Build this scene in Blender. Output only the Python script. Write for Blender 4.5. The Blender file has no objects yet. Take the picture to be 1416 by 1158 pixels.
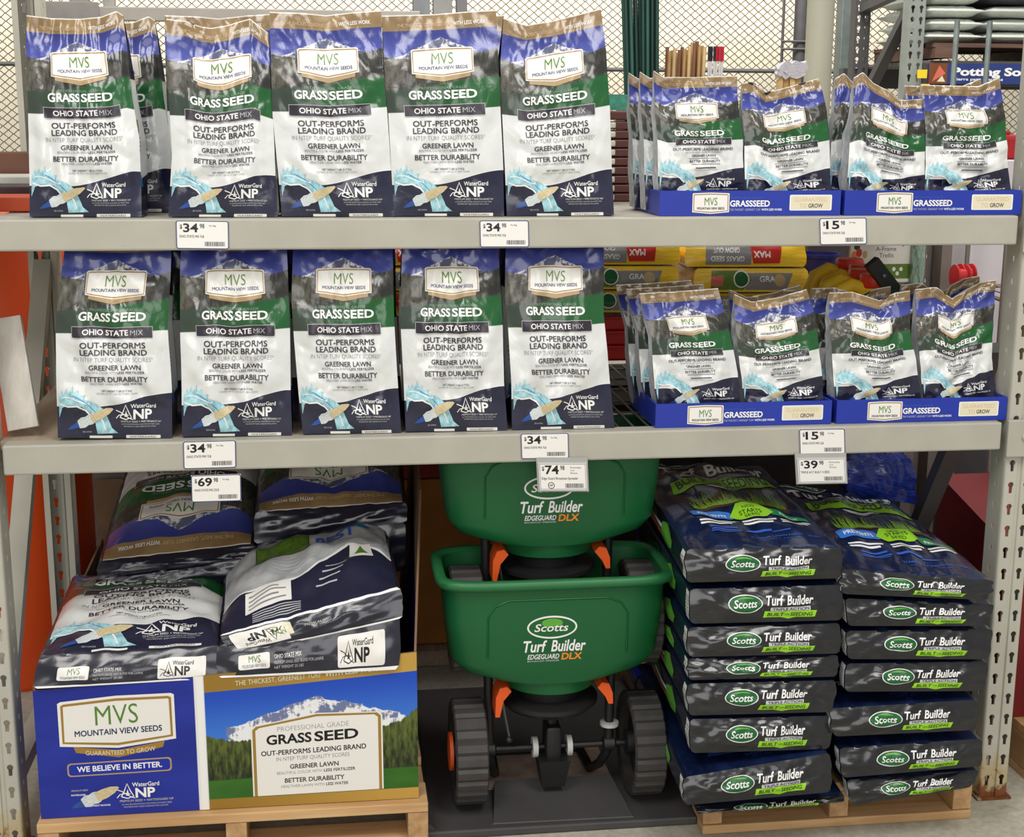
import bpy, bmesh, math, random
import numpy as np
from mathutils import Vector, Matrix
from mathutils.geometry import tessellate_polygon

SC = bpy.context.scene
COL = SC.collection
PI = math.pi

# ------------------------------------------------------------------ camera
F_PX, W_PX, H_PX = 1959.0, 1416, 1158
CAM = np.array([.6927, -2.9071, 1.5734])
YAW, PITCH, ROLL = .1304, .2115, -.0054
def cam_axes():
    cy, sy, cp, sp = math.cos(YAW), math.sin(YAW), math.cos(PITCH), math.sin(PITCH)
    f = np.array([sy*cp, cy*cp, -sp]); r = np.array([cy, -sy, 0.]); d = np.cross(f, r)
    cr, sr = math.cos(ROLL), math.sin(ROLL)
    return cr*r + sr*d, -sr*r + cr*d, f
RT, DN, FW = cam_axes()
cam_data = bpy.data.cameras.new('camera')
cam = bpy.data.objects.new('camera', cam_data); COL.objects.link(cam)
cam_data.sensor_fit = 'HORIZONTAL'; cam_data.sensor_width = 36.0
cam_data.lens = 36.0*F_PX/W_PX; cam_data.clip_start = .05; cam_data.clip_end = 100
mw = Matrix.Identity(4)
for i in range(3):
    mw[i][0] = RT[i]; mw[i][1] = -DN[i]; mw[i][2] = -FW[i]; mw[i][3] = CAM[i]
cam.matrix_world = mw
SC.camera = cam

# ------------------------------------------------------------------ light, world, exposure
world = bpy.data.worlds.new('world'); SC.world = world; world.use_nodes = True
bg = world.node_tree.nodes['Background']
bg.inputs[0].default_value = (1.0, .97, .92, 1); bg.inputs[1].default_value = .40
def area(name, loc, target, sx, sy, power, color=(1, .972, .935)):
    l = bpy.data.lights.new(name, 'AREA'); l.shape = 'RECTANGLE'; l.size = sx; l.size_y = sy
    l.energy = power; l.color = color
    o = bpy.data.objects.new(name, l); COL.objects.link(o); o.location = loc
    o.rotation_euler = (Vector(target)-Vector(loc)).to_track_quat('-Z', 'Y').to_euler()
    return o
# rows of ceiling fixtures over the aisle the photo is taken from, added frontal fill, added lamps for the back goods and far wall
area('aisle_ceiling_light', (-.6, -2.6, 4.6), (.6, 0, .9), 1.2, 2.2, 84)
area('aisle_ceiling_light', (2.4, -2.6, 4.6), (1.4, 0, .9), 1.2, 2.2, 84)
area('front_fill_light', (.4, -7.0, 2.6), (1.0, 0, .7), 5.0, 3.2, 145, (1, .98, .96))  # unseen fill, added to brighten the shelf fronts
area('back_aisle_fill', (1.6, 2.3, 4.6), (2.2, 3.4, 1.2), 4.0, .8, 210)  # added lamp, brightens the near sides of the far goods
area('far_wall_light', (2.0, 10.5, 4.6), (2.0, 13.6, 2.0), 12.0, 1.5, 620, (1, .95, .85))
SC.view_settings.view_transform = 'Standard'; SC.view_settings.look = 'None'
SC.view_settings.gamma = 1.0; SC.view_settings.use_curve_mapping = False
SC.view_settings.exposure = 0.0
SC.cycles.max_bounces = 6; SC.cycles.diffuse_bounces = 3; SC.cycles.glossy_bounces = 3
SC.cycles.use_denoising = True

# ------------------------------------------------------------------ pixel -> point at a depth (Y) or height (Z)
def ray(px, py):
    px = np.asarray(px, float); py = np.asarray(py, float)
    return (RT*(((px-W_PX/2)/F_PX)[..., None]) + DN*(((py-H_PX/2)/F_PX)[..., None]) + FW)
def atY(px, py, Y):
    d = ray(px, py); t = (np.asarray(Y, float)-CAM[1])/d[..., 1]; return CAM + d*t[..., None]
def atZ(px, py, Z):
    d = ray(px, py); t = (np.asarray(Z, float)-CAM[2])/d[..., 2]; return CAM + d*t[..., None]

# ------------------------------------------------------------------ object helpers
def link(o, parent=None):
    COL.objects.link(o)
    if parent is not None: o.parent = parent
    return o
def tag(o, label=None, cat=None, group=None, kind=None):
    if label: o['label'] = label
    if cat: o['category'] = cat
    if group: o['group'] = group
    if kind: o['kind'] = kind
    return o
def empty(name, loc=(0, 0, 0), rz=0, parent=None):
    o = bpy.data.objects.new(name, None); o.empty_display_size = .05
    o.location = loc; o.rotation_euler = (0, 0, rz); return link(o, parent)
def dup(root, loc=None, rz=None):
    r = root.copy(); COL.objects.link(r)
    if loc is not None: r.location = loc
    if rz is not None: r.rotation_euler = (0, 0, rz)
    for ch in list(root.children):
        c = ch.copy(); COL.objects.link(c); c.parent = r
        for g in list(ch.children):
            d = g.copy(); COL.objects.link(d); d.parent = c
    return r

class MB:
    """collects shapes; build() links them as ONE mesh object"""
    def __init__(s): s.v = []; s.f = []; s.m = []; s.n = 0
    def add(s, verts, faces, m=0):
        s.v.extend([tuple(map(float, p)) for p in verts]); s.f.extend([tuple(i+s.n for i in f) for f in faces])
        s.m.extend([m]*len(faces)); s.n += len(verts); return s
    def box(s, c, d, m=0, rz=0, rx=0, ry=0, bev=0):
        c = Vector(c); hx, hy, hz = d[0]/2, d[1]/2, d[2]/2
        R = Matrix.Rotation(rz, 3, 'Z') @ Matrix.Rotation(ry, 3, 'Y') @ Matrix.Rotation(rx, 3, 'X')
        if bev <= 0:
            P = [(x, y, z) for z in (-hz, hz) for y in (-hy, hy) for x in (-hx, hx)]
            F = [(0, 2, 3, 1), (4, 5, 7, 6), (0, 1, 5, 4), (2, 6, 7, 3), (0, 4, 6, 2), (1, 3, 7, 5)]
        else:
            bm = bmesh.new(); bmesh.ops.create_cube(bm, size=1)
            for v in bm.verts: v.co = (v.co.x*d[0], v.co.y*d[1], v.co.z*d[2])
            bmesh.ops.bevel(bm, geom=bm.edges[:], offset=bev, segments=2, affect='EDGES', profile=.5)
            bm.verts.index_update()
            P = [tuple(v.co) for v in bm.verts]; F = [[v.index for v in f.verts] for f in bm.faces]; bm.free()
        s.add([c + R @ Vector(p) for p in P], F, m); return s
    def hexa(s, p, m=0):   # 8 points: bottom 4 (ccw from above), top 4
        s.add(p, [(3, 2, 1, 0), (4, 5, 6, 7), (0, 1, 5, 4), (1, 2, 6, 5), (2, 3, 7, 6), (3, 0, 4, 7)], m); return s
    def bar(s, a, b, w, h, m=0, up=(0, 0, 1)):
        a, b = Vector(a), Vector(b); d = (b-a).normalized(); u = Vector(up)
        if abs(d.dot(u)) > .98: u = Vector((0, 1, 0))
        x = d.cross(u).normalized(); y = x.cross(d).normalized()
        P = [q + x*(sx*w/2) + y*(sy*h/2) for q in (a, b) for sx, sy in ((-1, -1), (1, -1), (1, 1), (-1, 1))]
        s.add(P, [(0, 3, 2, 1), (4, 5, 6, 7), (0, 1, 5, 4), (1, 2, 6, 5), (2, 3, 7, 6), (3, 0, 4, 7)], m); return s
    def tube(s, pts, r, n=8, m=0, cap=True):
        pts = [Vector(p) for p in pts]; k = len(pts); rr = r if isinstance(r, (list, tuple)) else [r]*k
        ref = None; P = []
        for i, p in enumerate(pts):
            d = (pts[min(i+1, k-1)]-pts[max(i-1, 0)]).normalized()
            if ref is None: ref = Vector((0, 0, 1)) if abs(d.z) < .9 else Vector((1, 0, 0))
            x = d.cross(ref).normalized(); y = x.cross(d).normalized(); ref = y if k > 2 else ref
            for j in range(n):
                a = 2*PI*j/n; P.append(p + (x*math.cos(a)+y*math.sin(a))*rr[i])
        Fs = [(i*n+j, i*n+(j+1) % n, (i+1)*n+(j+1) % n, (i+1)*n+j) for i in range(k-1) for j in range(n)]
        if cap: Fs += [tuple(range(n-1, -1, -1)), tuple((k-1)*n+j for j in range(n))]
        s.add(P, Fs, m); return s
    def lathe(s, c, prof, n=24, m=0, axis='Z', cap=True):
        c = Vector(c); k = len(prof); P = []
        for r, h in prof:
            for j in range(n):
                a = 2*PI*j/n; x, y = r*math.cos(a), r*math.sin(a)
                P.append(c + (Vector((x, y, h)) if axis == 'Z' else Vector((h, x, y)) if axis == 'X' else Vector((x, h, y))))
        Fs = []
        for i in range(k-1):
            for j in range(n):
                q = (i*n+j, i*n+(j+1) % n, (i+1)*n+(j+1) % n, (i+1)*n+j)
                Fs.append(q if axis != 'Y' else q[::-1])
        if cap: Fs += [tuple(range(n-1, -1, -1)), tuple((k-1)*n+j for j in range(n))]
        s.add(P, Fs, m); return s
    def loft(s, rings, m=0, cap0=False, cap1=False):
        n = len(rings[0]); P = [p for r in rings for p in r]
        Fs = [(i*n+j, i*n+(j+1) % n, (i+1)*n+(j+1) % n, (i+1)*n+j) for i in range(len(rings)-1) for j in range(n)]
        if cap0: Fs.append(tuple(range(n-1, -1, -1)))
        if cap1: Fs.append(tuple((len(rings)-1)*n+j for j in range(n)))
        s.add(P, Fs, m); return s
    def build(s, name, mats, parent=None, smooth=None, loc=None):
        me = bpy.data.meshes.new(name); me.from_pydata(s.v, [], s.f)
        if not isinstance(mats, (list, tuple)): mats = [mats]
        for q in mats: me.materials.append(q)
        if len(mats) > 1: me.polygons.foreach_set('material_index', s.m)
        bm = bmesh.new(); bm.from_mesh(me); bmesh.ops.recalc_face_normals(bm, faces=bm.faces[:]); bm.to_mesh(me); bm.free()
        if smooth:
            me.polygons.foreach_set('use_smooth', [True]*len(me.polygons)); me.set_sharp_from_angle(angle=math.radians(smooth))
        me.update()
        o = bpy.data.objects.new(name, me)
        if loc is not None: o.location = loc
        return link(o, parent)

# ------------------------------------------------------------------ node expressions
class X:
    def __init__(s, nt, k): s.nt = nt; s.k = k
    def _m(s, op, b=None, c=None, clamp=False):
        n = s.nt.nodes.new('ShaderNodeMath'); n.operation = op; n.use_clamp = clamp
        for i, q in enumerate((s, b, c)):
            if q is None: continue
            if isinstance(q, X): s.nt.links.new(q.k, n.inputs[i])
            else: n.inputs[i].default_value = float(q)
        return X(s.nt, n.outputs[0])
    def __add__(s, o): return s._m('ADD', o)
    def __radd__(s, o): return s._m('ADD', o)
    def __sub__(s, o): return s._m('SUBTRACT', o)
    def __rsub__(s, o): return (s*-1)+o
    def __mul__(s, o): return s._m('MULTIPLY', o)
    def __rmul__(s, o): return s._m('MULTIPLY', o)
    def __truediv__(s, o): return s._m('DIVIDE', o)
    def mx(s, o): return s._m('MAXIMUM', o)
    def mn(s, o): return s._m('MINIMUM', o)
    def ab(s): return s._m('ABSOLUTE')
    def pw(s, o): return s._m('POWER', o)
    def sin(s): return s._m('SINE')
    def gt(s, o): return s._m('GREATER_THAN', o)
    def lt(s, o): return s._m('LESS_THAN', o)
    def frac(s): return s._m('FRACT')
    def st(s, a, b):   # smoothstep a..b
        n = s.nt.nodes.new('ShaderNodeMapRange'); n.interpolation_type = 'SMOOTHSTEP'
        s.nt.links.new(s.k, n.inputs[0])
        for i, q in ((1, a), (2, b)):
            if isinstance(q, X): s.nt.links.new(q.k, n.inputs[i])
            else: n.inputs[i].default_value = q
        return X(s.nt, n.outputs[0])
    def above(s, e, w=.003):  # 1 where s > e, edge about w wide
        return ((s-e)/w+.5)._m('ADD', 0, clamp=True)
class NB:
    def __init__(s, nt): s.nt = nt
    def uv(s):
        n = s.nt.nodes.new('ShaderNodeUVMap'); q = s.nt.nodes.new('ShaderNodeSeparateXYZ')
        s.nt.links.new(n.outputs[0], q.inputs[0]); s.uvk = n.outputs[0]
        return X(s.nt, q.outputs[0]), X(s.nt, q.outputs[1])
    def xyz(s, which='Object'):
        n = s.nt.nodes.new('ShaderNodeTexCoord'); q = s.nt.nodes.new('ShaderNodeSeparateXYZ')
        s.nt.links.new(n.outputs[which], q.inputs[0]); s.uvk = n.outputs[which]
        return tuple(X(s.nt, q.outputs[i]) for i in range(3))
    def pos(s):
        n = s.nt.nodes.new('ShaderNodeNewGeometry'); q = s.nt.nodes.new('ShaderNodeSeparateXYZ')
        s.nt.links.new(n.outputs['Position'], q.inputs[0]); return tuple(X(s.nt, q.outputs[i]) for i in range(3))
    def vec(s, x, y, z=0):
        n = s.nt.nodes.new('ShaderNodeCombineXYZ')
        for i, q in enumerate((x, y, z)):
            if isinstance(q, X): s.nt.links.new(q.k, n.inputs[i])
            else: n.inputs[i].default_value = q
        return n.outputs[0]
    def noise(s, vec, scale=5, det=3, rough=.55, dist=0):
        n = s.nt.nodes.new('ShaderNodeTexNoise'); n.inputs['Scale'].default_value = scale
        n.inputs['Detail'].default_value = det; n.inputs['Roughness'].default_value = rough
        n.inputs['Distortion'].default_value = dist
        if vec is not None: s.nt.links.new(vec, n.inputs['Vector'])
        return X(s.nt, n.outputs[0])
    def mix(s, f, a, b):
        n = s.nt.nodes.new('ShaderNodeMix'); n.data_type = 'RGBA'
        if isinstance(f, X): s.nt.links.new(f.k, n.inputs[0])
        else: n.inputs[0].default_value = f
        for i, q in ((6, a), (7, b)):
            if isinstance(q, tuple): n.inputs[i].default_value = (*q, 1)
            else: s.nt.links.new(q, n.inputs[i])
        return n.outputs[2]
def lin(r, g, b):
    f = lambda c: (c/255/12.92) if c/255 <= .04045 else ((c/255+.055)/1.055)**2.4
    return (f(r), f(g), f(b))
def newmat(name):
    m = bpy.data.materials.new(name); m.use_nodes = True
    nt = m.node_tree; p = nt.nodes['Principled BSDF']; return m, NB(nt), p
def setp(p, base=None, rough=.5, metal=0, spec=.5, coat=0, nb=None, bump=None):
    if base is not None:
        if isinstance(base, tuple): p.inputs['Base Color'].default_value = (*base, 1)
        else: nb.nt.links.new(base, p.inputs['Base Color'])
    if isinstance(rough, X): nb.nt.links.new(rough.k, p.inputs['Roughness'])
    else: p.inputs['Roughness'].default_value = rough
    p.inputs['Metallic'].default_value = metal; p.inputs['Specular IOR Level'].default_value = spec
    p.inputs['Coat Weight'].default_value = coat; p.inputs['Coat Roughness'].default_value = .12
    if bump:
        b = nb.nt.nodes.new('ShaderNodeBump'); b.inputs['Strength'].default_value = bump[1]
        b.inputs['Distance'].default_value = bump[2] if len(bump) > 2 else .01
        nb.nt.links.new(bump[0].k, b.inputs['Height']); nb.nt.links.new(b.outputs[0], p.inputs['Normal'])
MATS = {}
def M(name, col=None, rough=.5, metal=0, spec=.5, coat=0, var=.12, scale=9, bump=.0, stretch=(1, 1, 1), det=4, emit=0):
    """plain procedural material: colour broken up by noise in object space"""
    if name in MATS: return MATS[name]
    m, nb, p = newmat(name); x, y, z = nb.xyz()
    v = nb.vec(x*stretch[0], y*stretch[1], z*stretch[2]); n = nb.noise(v, scale, det)
    c0 = tuple(max(0, c*(1-var)) for c in col); c1 = tuple(min(1, c*(1+var)) for c in col)
    setp(p, nb.mix(n.st(.25, .75), c0, c1), rough, metal, spec, coat, nb, (n, bump) if bump else None)
    if emit:
        p.inputs['Emission Color'].default_value = (*col, 1); p.inputs['Emission Strength'].default_value = emit
    MATS[name] = m; return m
def wood(name, c0, c1, along=0, rough=.7):
    if name in MATS: return MATS[name]
    m, nb, p = newmat(name); q = list(nb.xyz()); s = [26, 26, 26]; s[along] = 1.6
    v = nb.vec(q[0]*s[0], q[1]*s[1], q[2]*s[2]); n = nb.noise(v, 1.2, 5, .6, .6); k = nb.noise(nb.uvk, 3, 2)
    setp(p, nb.mix((n*.75+k*.35).st(.32, .78), c0, c1), rough, nb=nb, bump=(n, .25, .004)); MATS[name] = m; return m

# ------------------------------------------------------------------ flat artwork in (u,v) 0..1 of a face
FONT_CACHE = {}
def glyphs(body, bold=0.0, shear=0.0, space=1.0):
    k = (body, bold, shear, space)
    if k in FONT_CACHE: return FONT_CACHE[k]
    if 'M' in body and bold > 0:   # an M does not survive the outline offset: thicken by overprinting instead
        v, t = glyphs(body, 0.0, shear, space); d = bold*.8
        FONT_CACHE[k] = (np.vstack([v+np.array([sx*d, sy*d]) for sx, sy in ((-1, -1), (1, -1), (1, 1), (-1, 1))]), np.vstack([t+i*len(v) for i in range(4)])); return FONT_CACHE[k]
    c = bpy.data.curves.new('txt', 'FONT'); c.body = body; c.offset = bold; c.shear = shear; c.resolution_u = 3
    c.space_character = space; c.size = 1.0
    o = bpy.data.objects.new('txt', c); COL.objects.link(o)
    dg = bpy.context.evaluated_depsgraph_get()
    me = bpy.data.meshes.new_from_object(o.evaluated_get(dg)); me.calc_loop_triangles()
    v = np.zeros(len(me.vertices)*3); me.vertices.foreach_get('co', v); v = v.reshape(-1, 3)[:, :2]
    t = np.zeros(len(me.loop_triangles)*3, int); me.loop_triangles.foreach_get('vertices', t); t = t.reshape(-1, 3)
    bpy.data.objects.remove(o); bpy.data.curves.remove(c); bpy.data.meshes.remove(me)
    FONT_CACHE[k] = (v, t); return v, t
CAP = glyphs('H')[0][:, 1].max()
class Art:
    """flat pieces (verts, tris, ink, layer) over a face whose real size is w x h metres"""
    def __init__(s, w, h): s.w, s.h = w, h; s.p = []
    def tri(s, v, t, ink, layer): s.p.append((np.asarray(v, float), np.asarray(t, int), ink, layer))
    def poly(s, pts, ink, layer=1):
        q = [Vector((p[0]*s.w, p[1]*s.h, 0)) for p in pts]
        s.tri(pts, tessellate_polygon([q]), ink, layer)
    def text(s, body, u0, u1, v, cap, ink, layer=2, bold=.0, shear=0., space=1., arch=0., tilt=0., font_ascii=True):
        g, t = glyphs(body, bold, shear, space); g = g.copy()
        x0, x1 = g[:, 0].min(), g[:, 0].max()
        fx = (g[:, 0]-x0)/(x1-x0); u = u0+fx*(u1-u0)
        vv = v + g[:, 1]/CAP*cap + arch*(1-(2*fx-1)**2) + tilt*(fx-.5)
        s.tri(np.stack([u, vv], 1), t, ink, layer)
    def rect(s, u0, v0, u1, v1, ink, layer=1, r=0, skew=0):
        if r <= 0: s.poly([(u0, v0), (u1, v0), (u1+skew, v1), (u0+skew, v1)], ink, layer); return
        ru, rv = r/s.w, r/s.h; P = []
        for cx, cy, a in ((u1-ru, v0+rv, -90), (u1-ru, v1-rv, 0), (u0+ru, v1-rv, 90), (u0+ru, v0+rv, 180)):
            for k in range(5):
                b = math.radians(a+22.5*k); P.append((cx+ru*math.cos(b), cy+rv*math.sin(b)))
        s.poly(P, ink, layer)
    def frame(s, pts, wd, ink, layer=1):
        """outline band of width wd metres along a closed polygon"""
        P = np.array([(p[0]*s.w, p[1]*s.h) for p in pts]); n = len(P); c = P.mean(0); Q = []
        for i in range(n):
            a, b, d = P[i-1], P[i], P[(i+1) % n]
            t1 = (b-a)/np.linalg.norm(b-a); t2 = (d-b)/np.linalg.norm(d-b)
            nn = np.array([-(t1+t2)[1], (t1+t2)[0]]); nn /= np.linalg.norm(nn)+1e-9
            if nn @ (c-b) < 0: nn = -nn
            Q.append(b+nn*wd)
        V = [(p[0]/s.w, p[1]/s.h) for p in list(P)+Q]
        T = []
        for i in range(n):
            j = (i+1) % n; T += [(i, j, n+j), (i, n+j, n+i)]
        s.tri(V, T, ink, layer)
    def ell(s, cu, cv, ru, rv, ink, layer=1, n=28, rot=0, a0=0, a1=360):
        P = []
        for k in range(n):
            a = math.radians(a0+(a1-a0)*k/n); x, y = ru*s.w*math.cos(a), rv*s.h*math.sin(a)
            P.append((cu+(x*math.cos(rot)-y*math.sin(rot))/s.w, cv+(x*math.sin(rot)+y*math.cos(rot))/s.h))
        s.poly(P, ink, layer); return P
    def line(s, pts, wd, ink, layer=1):
        P = np.array([(p[0]*s.w, p[1]*s.h) for p in pts]); V = []; T = []
        for i in range(len(P)):
            d = P[min(i+1, len(P)-1)]-P[max(i-1, 0)]; d /= np.linalg.norm(d)+1e-9; nn = np.array([-d[1], d[0]])*wd/2
            V += [(P[i]-nn)/(s.w, s.h), (P[i]+nn)/(s.w, s.h)]
        for i in range(len(P)-1): T += [(2*i, 2*i+2, 2*i+3), (2*i, 2*i+3, 2*i+1)]
        s.tri(V, T, ink, layer)
    def flat(s, maxlen):
        """tessellate so that no edge is longer than maxlen; cached"""
        if hasattr(s, '_c') and s._c[0] == maxlen: return s._c[1]
        out = []
        for v, t, ink, layer in s.p:
            sc = np.array([s.w, s.h]); V = v.copy(); T = t.copy()
            for _ in range(14):
                A = V[T]*sc; e = np.stack([np.linalg.norm(A[:, i]-A[:, (i+1) % 3], axis=1) for i in range(3)], 1)
                big = e.max(1) > maxlen
                if not big.any(): break
                k = e[big].argmax(1); B = T[big]; r = np.arange(len(B))
                a, b, c = B[r, k], B[r, (k+1) % 3], B[r, (k+2) % 3]
                ed = np.sort(np.stack([a, b], 1), 1); uq, inv = np.unique(ed, axis=0, return_inverse=True); inv = inv.reshape(-1)
                mid = V[uq].mean(1); m = inv+len(V); V = np.vstack([V, mid])
                T = np.vstack([T[~big], np.stack([a, m, c], 1), np.stack([m, b, c], 1)])
            out.append((V, T, ink, layer))
        s._c = (maxlen, out); return out
    def turned(s):
        b = Art(s.w, s.h); b.p = [(1-v, t, i, l) for v, t, i, l in s.p]; return b

# ------------------------------------------------------------------ warped box: a box grid pushed through a map, with artwork laid on its faces
FACES = {  # (u,v) -> box coordinates (a across, b front to back, c up); each has du x dv pointing outwards
    'front': lambda u, v: (u, 0*u, v), 'back': lambda u, v: (1-u, 0*u+1, v), 'left': lambda u, v: (0*u, 1-u, v),
    'right': lambda u, v: (0*u+1, u, v), 'top': lambda u, v: (u, v, 0*u+1), 'bottom': lambda u, v: (u, 1-v, 0*u)}
def warped_box(name, fmap, n, mats, arts=None, parent=None, eps=.0008, step=.0004, maxlen=.008, faces=tuple(FACES), sharp=48, smoothdec=True, decals_only=False):
    """n = (na, nb, nc) divisions; mats = {face: material, '*': default}; arts = {face: Art}"""
    arts = arts or {}
    dims = {'front': (0, 2), 'back': (0, 2), 'left': (1, 2), 'right': (1, 2), 'top': (0, 1), 'bottom': (0, 1)}
    allv, quads, uvs, mi = [], [], [], []
    ml = []; midx = {}
    def mid(m):
        if m.name not in midx: midx[m.name] = len(ml); ml.append(m)
        return midx[m.name]
    base = 0; grids = {}
    for f in faces:
        nu, nv = n[dims[f][0]], n[dims[f][1]]
        uu, vv = np.meshgrid(np.linspace(0, 1, nu+1), np.linspace(0, 1, nv+1))
        abc = np.stack(FACES[f](uu, vv), -1)
        grids[f] = (abc, nu, nv)
        allv.append(abc.reshape(-1, 3)); W = nu+1
        i = (np.arange(nv)[:, None]*W+np.arange(nu)[None, :]).reshape(-1)
        q = np.stack([i, i+1, i+1+W, i+W], 1); quads.append(q+base)
        uv = np.stack([uu.reshape(-1), vv.reshape(-1)], 1); uvs.append(uv[q].reshape(-1, 2))
        mi += [mid(mats.get(f, mats.get('*')))]*len(q); base += (nu+1)*(nv+1)
    allv = np.vstack(allv); quads = np.vstack(quads); uvs = np.vstack(uvs)
    key = np.round(allv*100000).astype(np.int64); _, first, inv = np.unique(key, axis=0, return_index=True, return_inverse=True); inv = inv.reshape(-1)
    pos = fmap(allv[first]); Q = inv[quads]
    V = [pos]; polys = [tuple(q) for q in Q.tolist()]; L = [uvs]; off = len(pos)
    if decals_only: V, polys, L, off, mi, ml, pos = [], [], [], 0, [], [], pos[:0]; midx.clear()
    dec_normals = []
    for f, art in arts.items():
        if f not in grids: continue
        abc, nu, nv = grids[f]
        G = fmap(abc.reshape(-1, 3)).reshape(nv+1, nu+1, 3)
        N = np.cross(np.gradient(G, axis=1), np.gradient(G, axis=0)); N /= np.linalg.norm(N, axis=2, keepdims=True)+1e-12
        for dv, T, ink, layer in art.flat(maxlen):
            x = np.clip(dv[:, 0], 0, 1)*nu; y = np.clip(dv[:, 1], 0, 1)*nv
            i = np.minimum(x.astype(int), nu-1); j = np.minimum(y.astype(int), nv-1); fx = (x-i)[:, None]; fy = (y-j)[:, None]
            bl = lambda A: (A[j, i]*(1-fx)+A[j, i+1]*fx)*(1-fy)+(A[j+1, i]*(1-fx)+A[j+1, i+1]*fx)*fy
            nn = bl(N); nn /= np.linalg.norm(nn, axis=1, keepdims=True)+1e-12
            V.append(bl(G)+nn*(eps+step*layer))
            A = dv[T]; cr = (A[:, 1, 0]-A[:, 0, 0])*(A[:, 2, 1]-A[:, 0, 1])-(A[:, 1, 1]-A[:, 0, 1])*(A[:, 2, 0]-A[:, 0, 0])
            T = np.where(cr[:, None] < 0, T[:, ::-1], T); T = T[np.abs(cr) > 1e-12]
            polys += [tuple(t) for t in (T+off).tolist()]; L.append(dv[T].reshape(-1, 2)); mi += [mid(INK[ink])]*len(T); off += len(dv)
            dec_normals.append(nn)
    V = np.vstack(V); me = bpy.data.meshes.new(name); me.from_pydata(V.tolist(), [], polys)
    for m in ml: me.materials.append(m)
    me.polygons.foreach_set('material_index', np.array(mi, np.int32))
    uvl = me.uv_layers.new(name='UVMap'); uvl.data.foreach_set('uv', np.vstack(L).reshape(-1).astype(np.float32))
    me.polygons.foreach_set('use_smooth', np.ones(len(polys), bool)); me.set_sharp_from_angle(angle=math.radians(sharp))
    me.update()
    if dec_normals and smoothdec:
        nb_ = len(pos); cn = np.zeros((len(me.corner_normals), 3), np.float32)
        me.corner_normals.foreach_get('vector', cn.reshape(-1))
        lv = np.zeros(len(me.loops), np.int32); me.loops.foreach_get('vertex_index', lv)
        dn = np.vstack(dec_normals); k = lv >= nb_; cn[k] = dn[lv[k]-nb_]
        me.normals_split_custom_set(cn.tolist())
    o = bpy.data.objects.new(name, me); return link(o, parent)

# smooth random fields and creases for plastic film
def field(seed, k=7, lo=2., hi=7.):
    r = np.random.RandomState(seed); a = r.uniform(0, 2*PI, k); w = r.uniform(lo, hi, k); ph = r.uniform(0, 2*PI, k); am = 1/w; am /= am.sum()
    return lambda u, v: sum(am[i]*np.sin(2*PI*w[i]*(u*math.cos(a[i])+v*math.sin(a[i])*1.3)+ph[i]) for i in range(k))
def creases(seed, k=16, asp=1.8, amp=.0035, wid=.012, corners=True):
    """sharp folds: ridges along random segments, more of them running out of the corners"""
    r = np.random.RandomState(seed); S = []
    for i in range(k):
        if corners and i % 2 == 0:
            x, y = r.choice([0, 1]), r.choice([0., .03, 1., .95, r.uniform(.2, .9)])
            an = r.uniform(-.9, .9) + (0 if x == 0 else PI); ln = r.uniform(.2, .55)
            S.append((x, y*asp, x+ln*math.cos(an), y*asp+ln*math.sin(an), r.choice([-1, 1])*r.uniform(.5, 1)*amp, wid*r.uniform(.6, 1.6)))
        else:
            x, y = r.uniform(0, 1), r.uniform(0, asp); an = r.uniform(0, PI); ln = r.uniform(.15, .5)
            S.append((x, y, x+ln*math.cos(an), y+ln*math.sin(an), r.choice([-1, 1])*r.uniform(.3, 1)*amp*.7, wid*r.uniform(.6, 1.4)))
    def f(u, v):
        out = 0*u; y = v*asp
        for x0, y0, x1, y1, a, w in S:
            dx, dy = x1-x0, y1-y0; l2 = dx*dx+dy*dy; t = ((u-x0)*dx+(y-y0)*dy)/l2
            d = ((u-x0)*dy-(y-y0)*dx)/math.sqrt(l2); tp = np.clip(1-np.abs(2*t-1), 0, 1)**.6
            out = out + a*tp*np.where(d > 0, np.exp(-d/w), np.exp(d/(w*3)))
        return out
    return f
# ------------------------------------------------------------------ inks and printed film
INK = {}
def ink(name, rgb, rough=.32, coat=0, spec=.5, var=0, scale=40):
    m, nb, p = newmat('ink_'+name); c = lin(*rgb)
    if var:
        u, v = nb.uv(); n = nb.noise(nb.uvk, scale, 4, .6)
        setp(p, nb.mix(n.st(.3, .7), tuple(q*(1-var) for q in c), tuple(min(1, q*(1+var)) for q in c)), rough, spec=spec, coat=coat, nb=nb)
    else: setp(p, c, rough, spec=spec, coat=coat)
    INK[name] = m
for nm, c in dict(white=(240, 240, 238), paper=(236, 234, 228), cream=(226, 218, 190), black=(20, 20, 24), charcoal=(52, 46, 56), navytext=(40, 62, 120),
                  mvsgreen=(84, 132, 40), gray=(138, 138, 142), lightgray=(186, 188, 190), gold=(160, 124, 52), goldlight=(196, 170, 120), goldtext=(206, 180, 140), bronze=(176, 150, 108),
                  orange=(236, 140, 40), scottsgreen=(22, 96, 48), scottsdark=(16, 62, 38), lime=(150, 210, 40), limedark=(28, 62, 18), leafgreen=(96, 170, 60), bluetext=(56, 96, 190), bluepill=(52, 120, 210),
                  greenpill=(30, 130, 80), tealicon=(30, 130, 190), silver=(196, 198, 200), navy=(34, 36, 58), royal=(22, 44, 160), red=(200, 40, 30), pinkred=(214, 110, 90), brownink=(120, 70, 40), fadewhite=(150, 168, 152)).items():
    ink(nm, c)
ink('seedtan', (206, 190, 150), var=.12, scale=60); ink('seedcoat', (206, 214, 214), var=.16, scale=90); ink('seedblue', (40, 78, 150), var=.15)
ink('water', (158, 204, 214), var=.32, scale=26); ink('snow', (226, 226, 232), var=.1, scale=60); ink('rock', (92, 106, 150), var=.25, scale=60)
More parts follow.
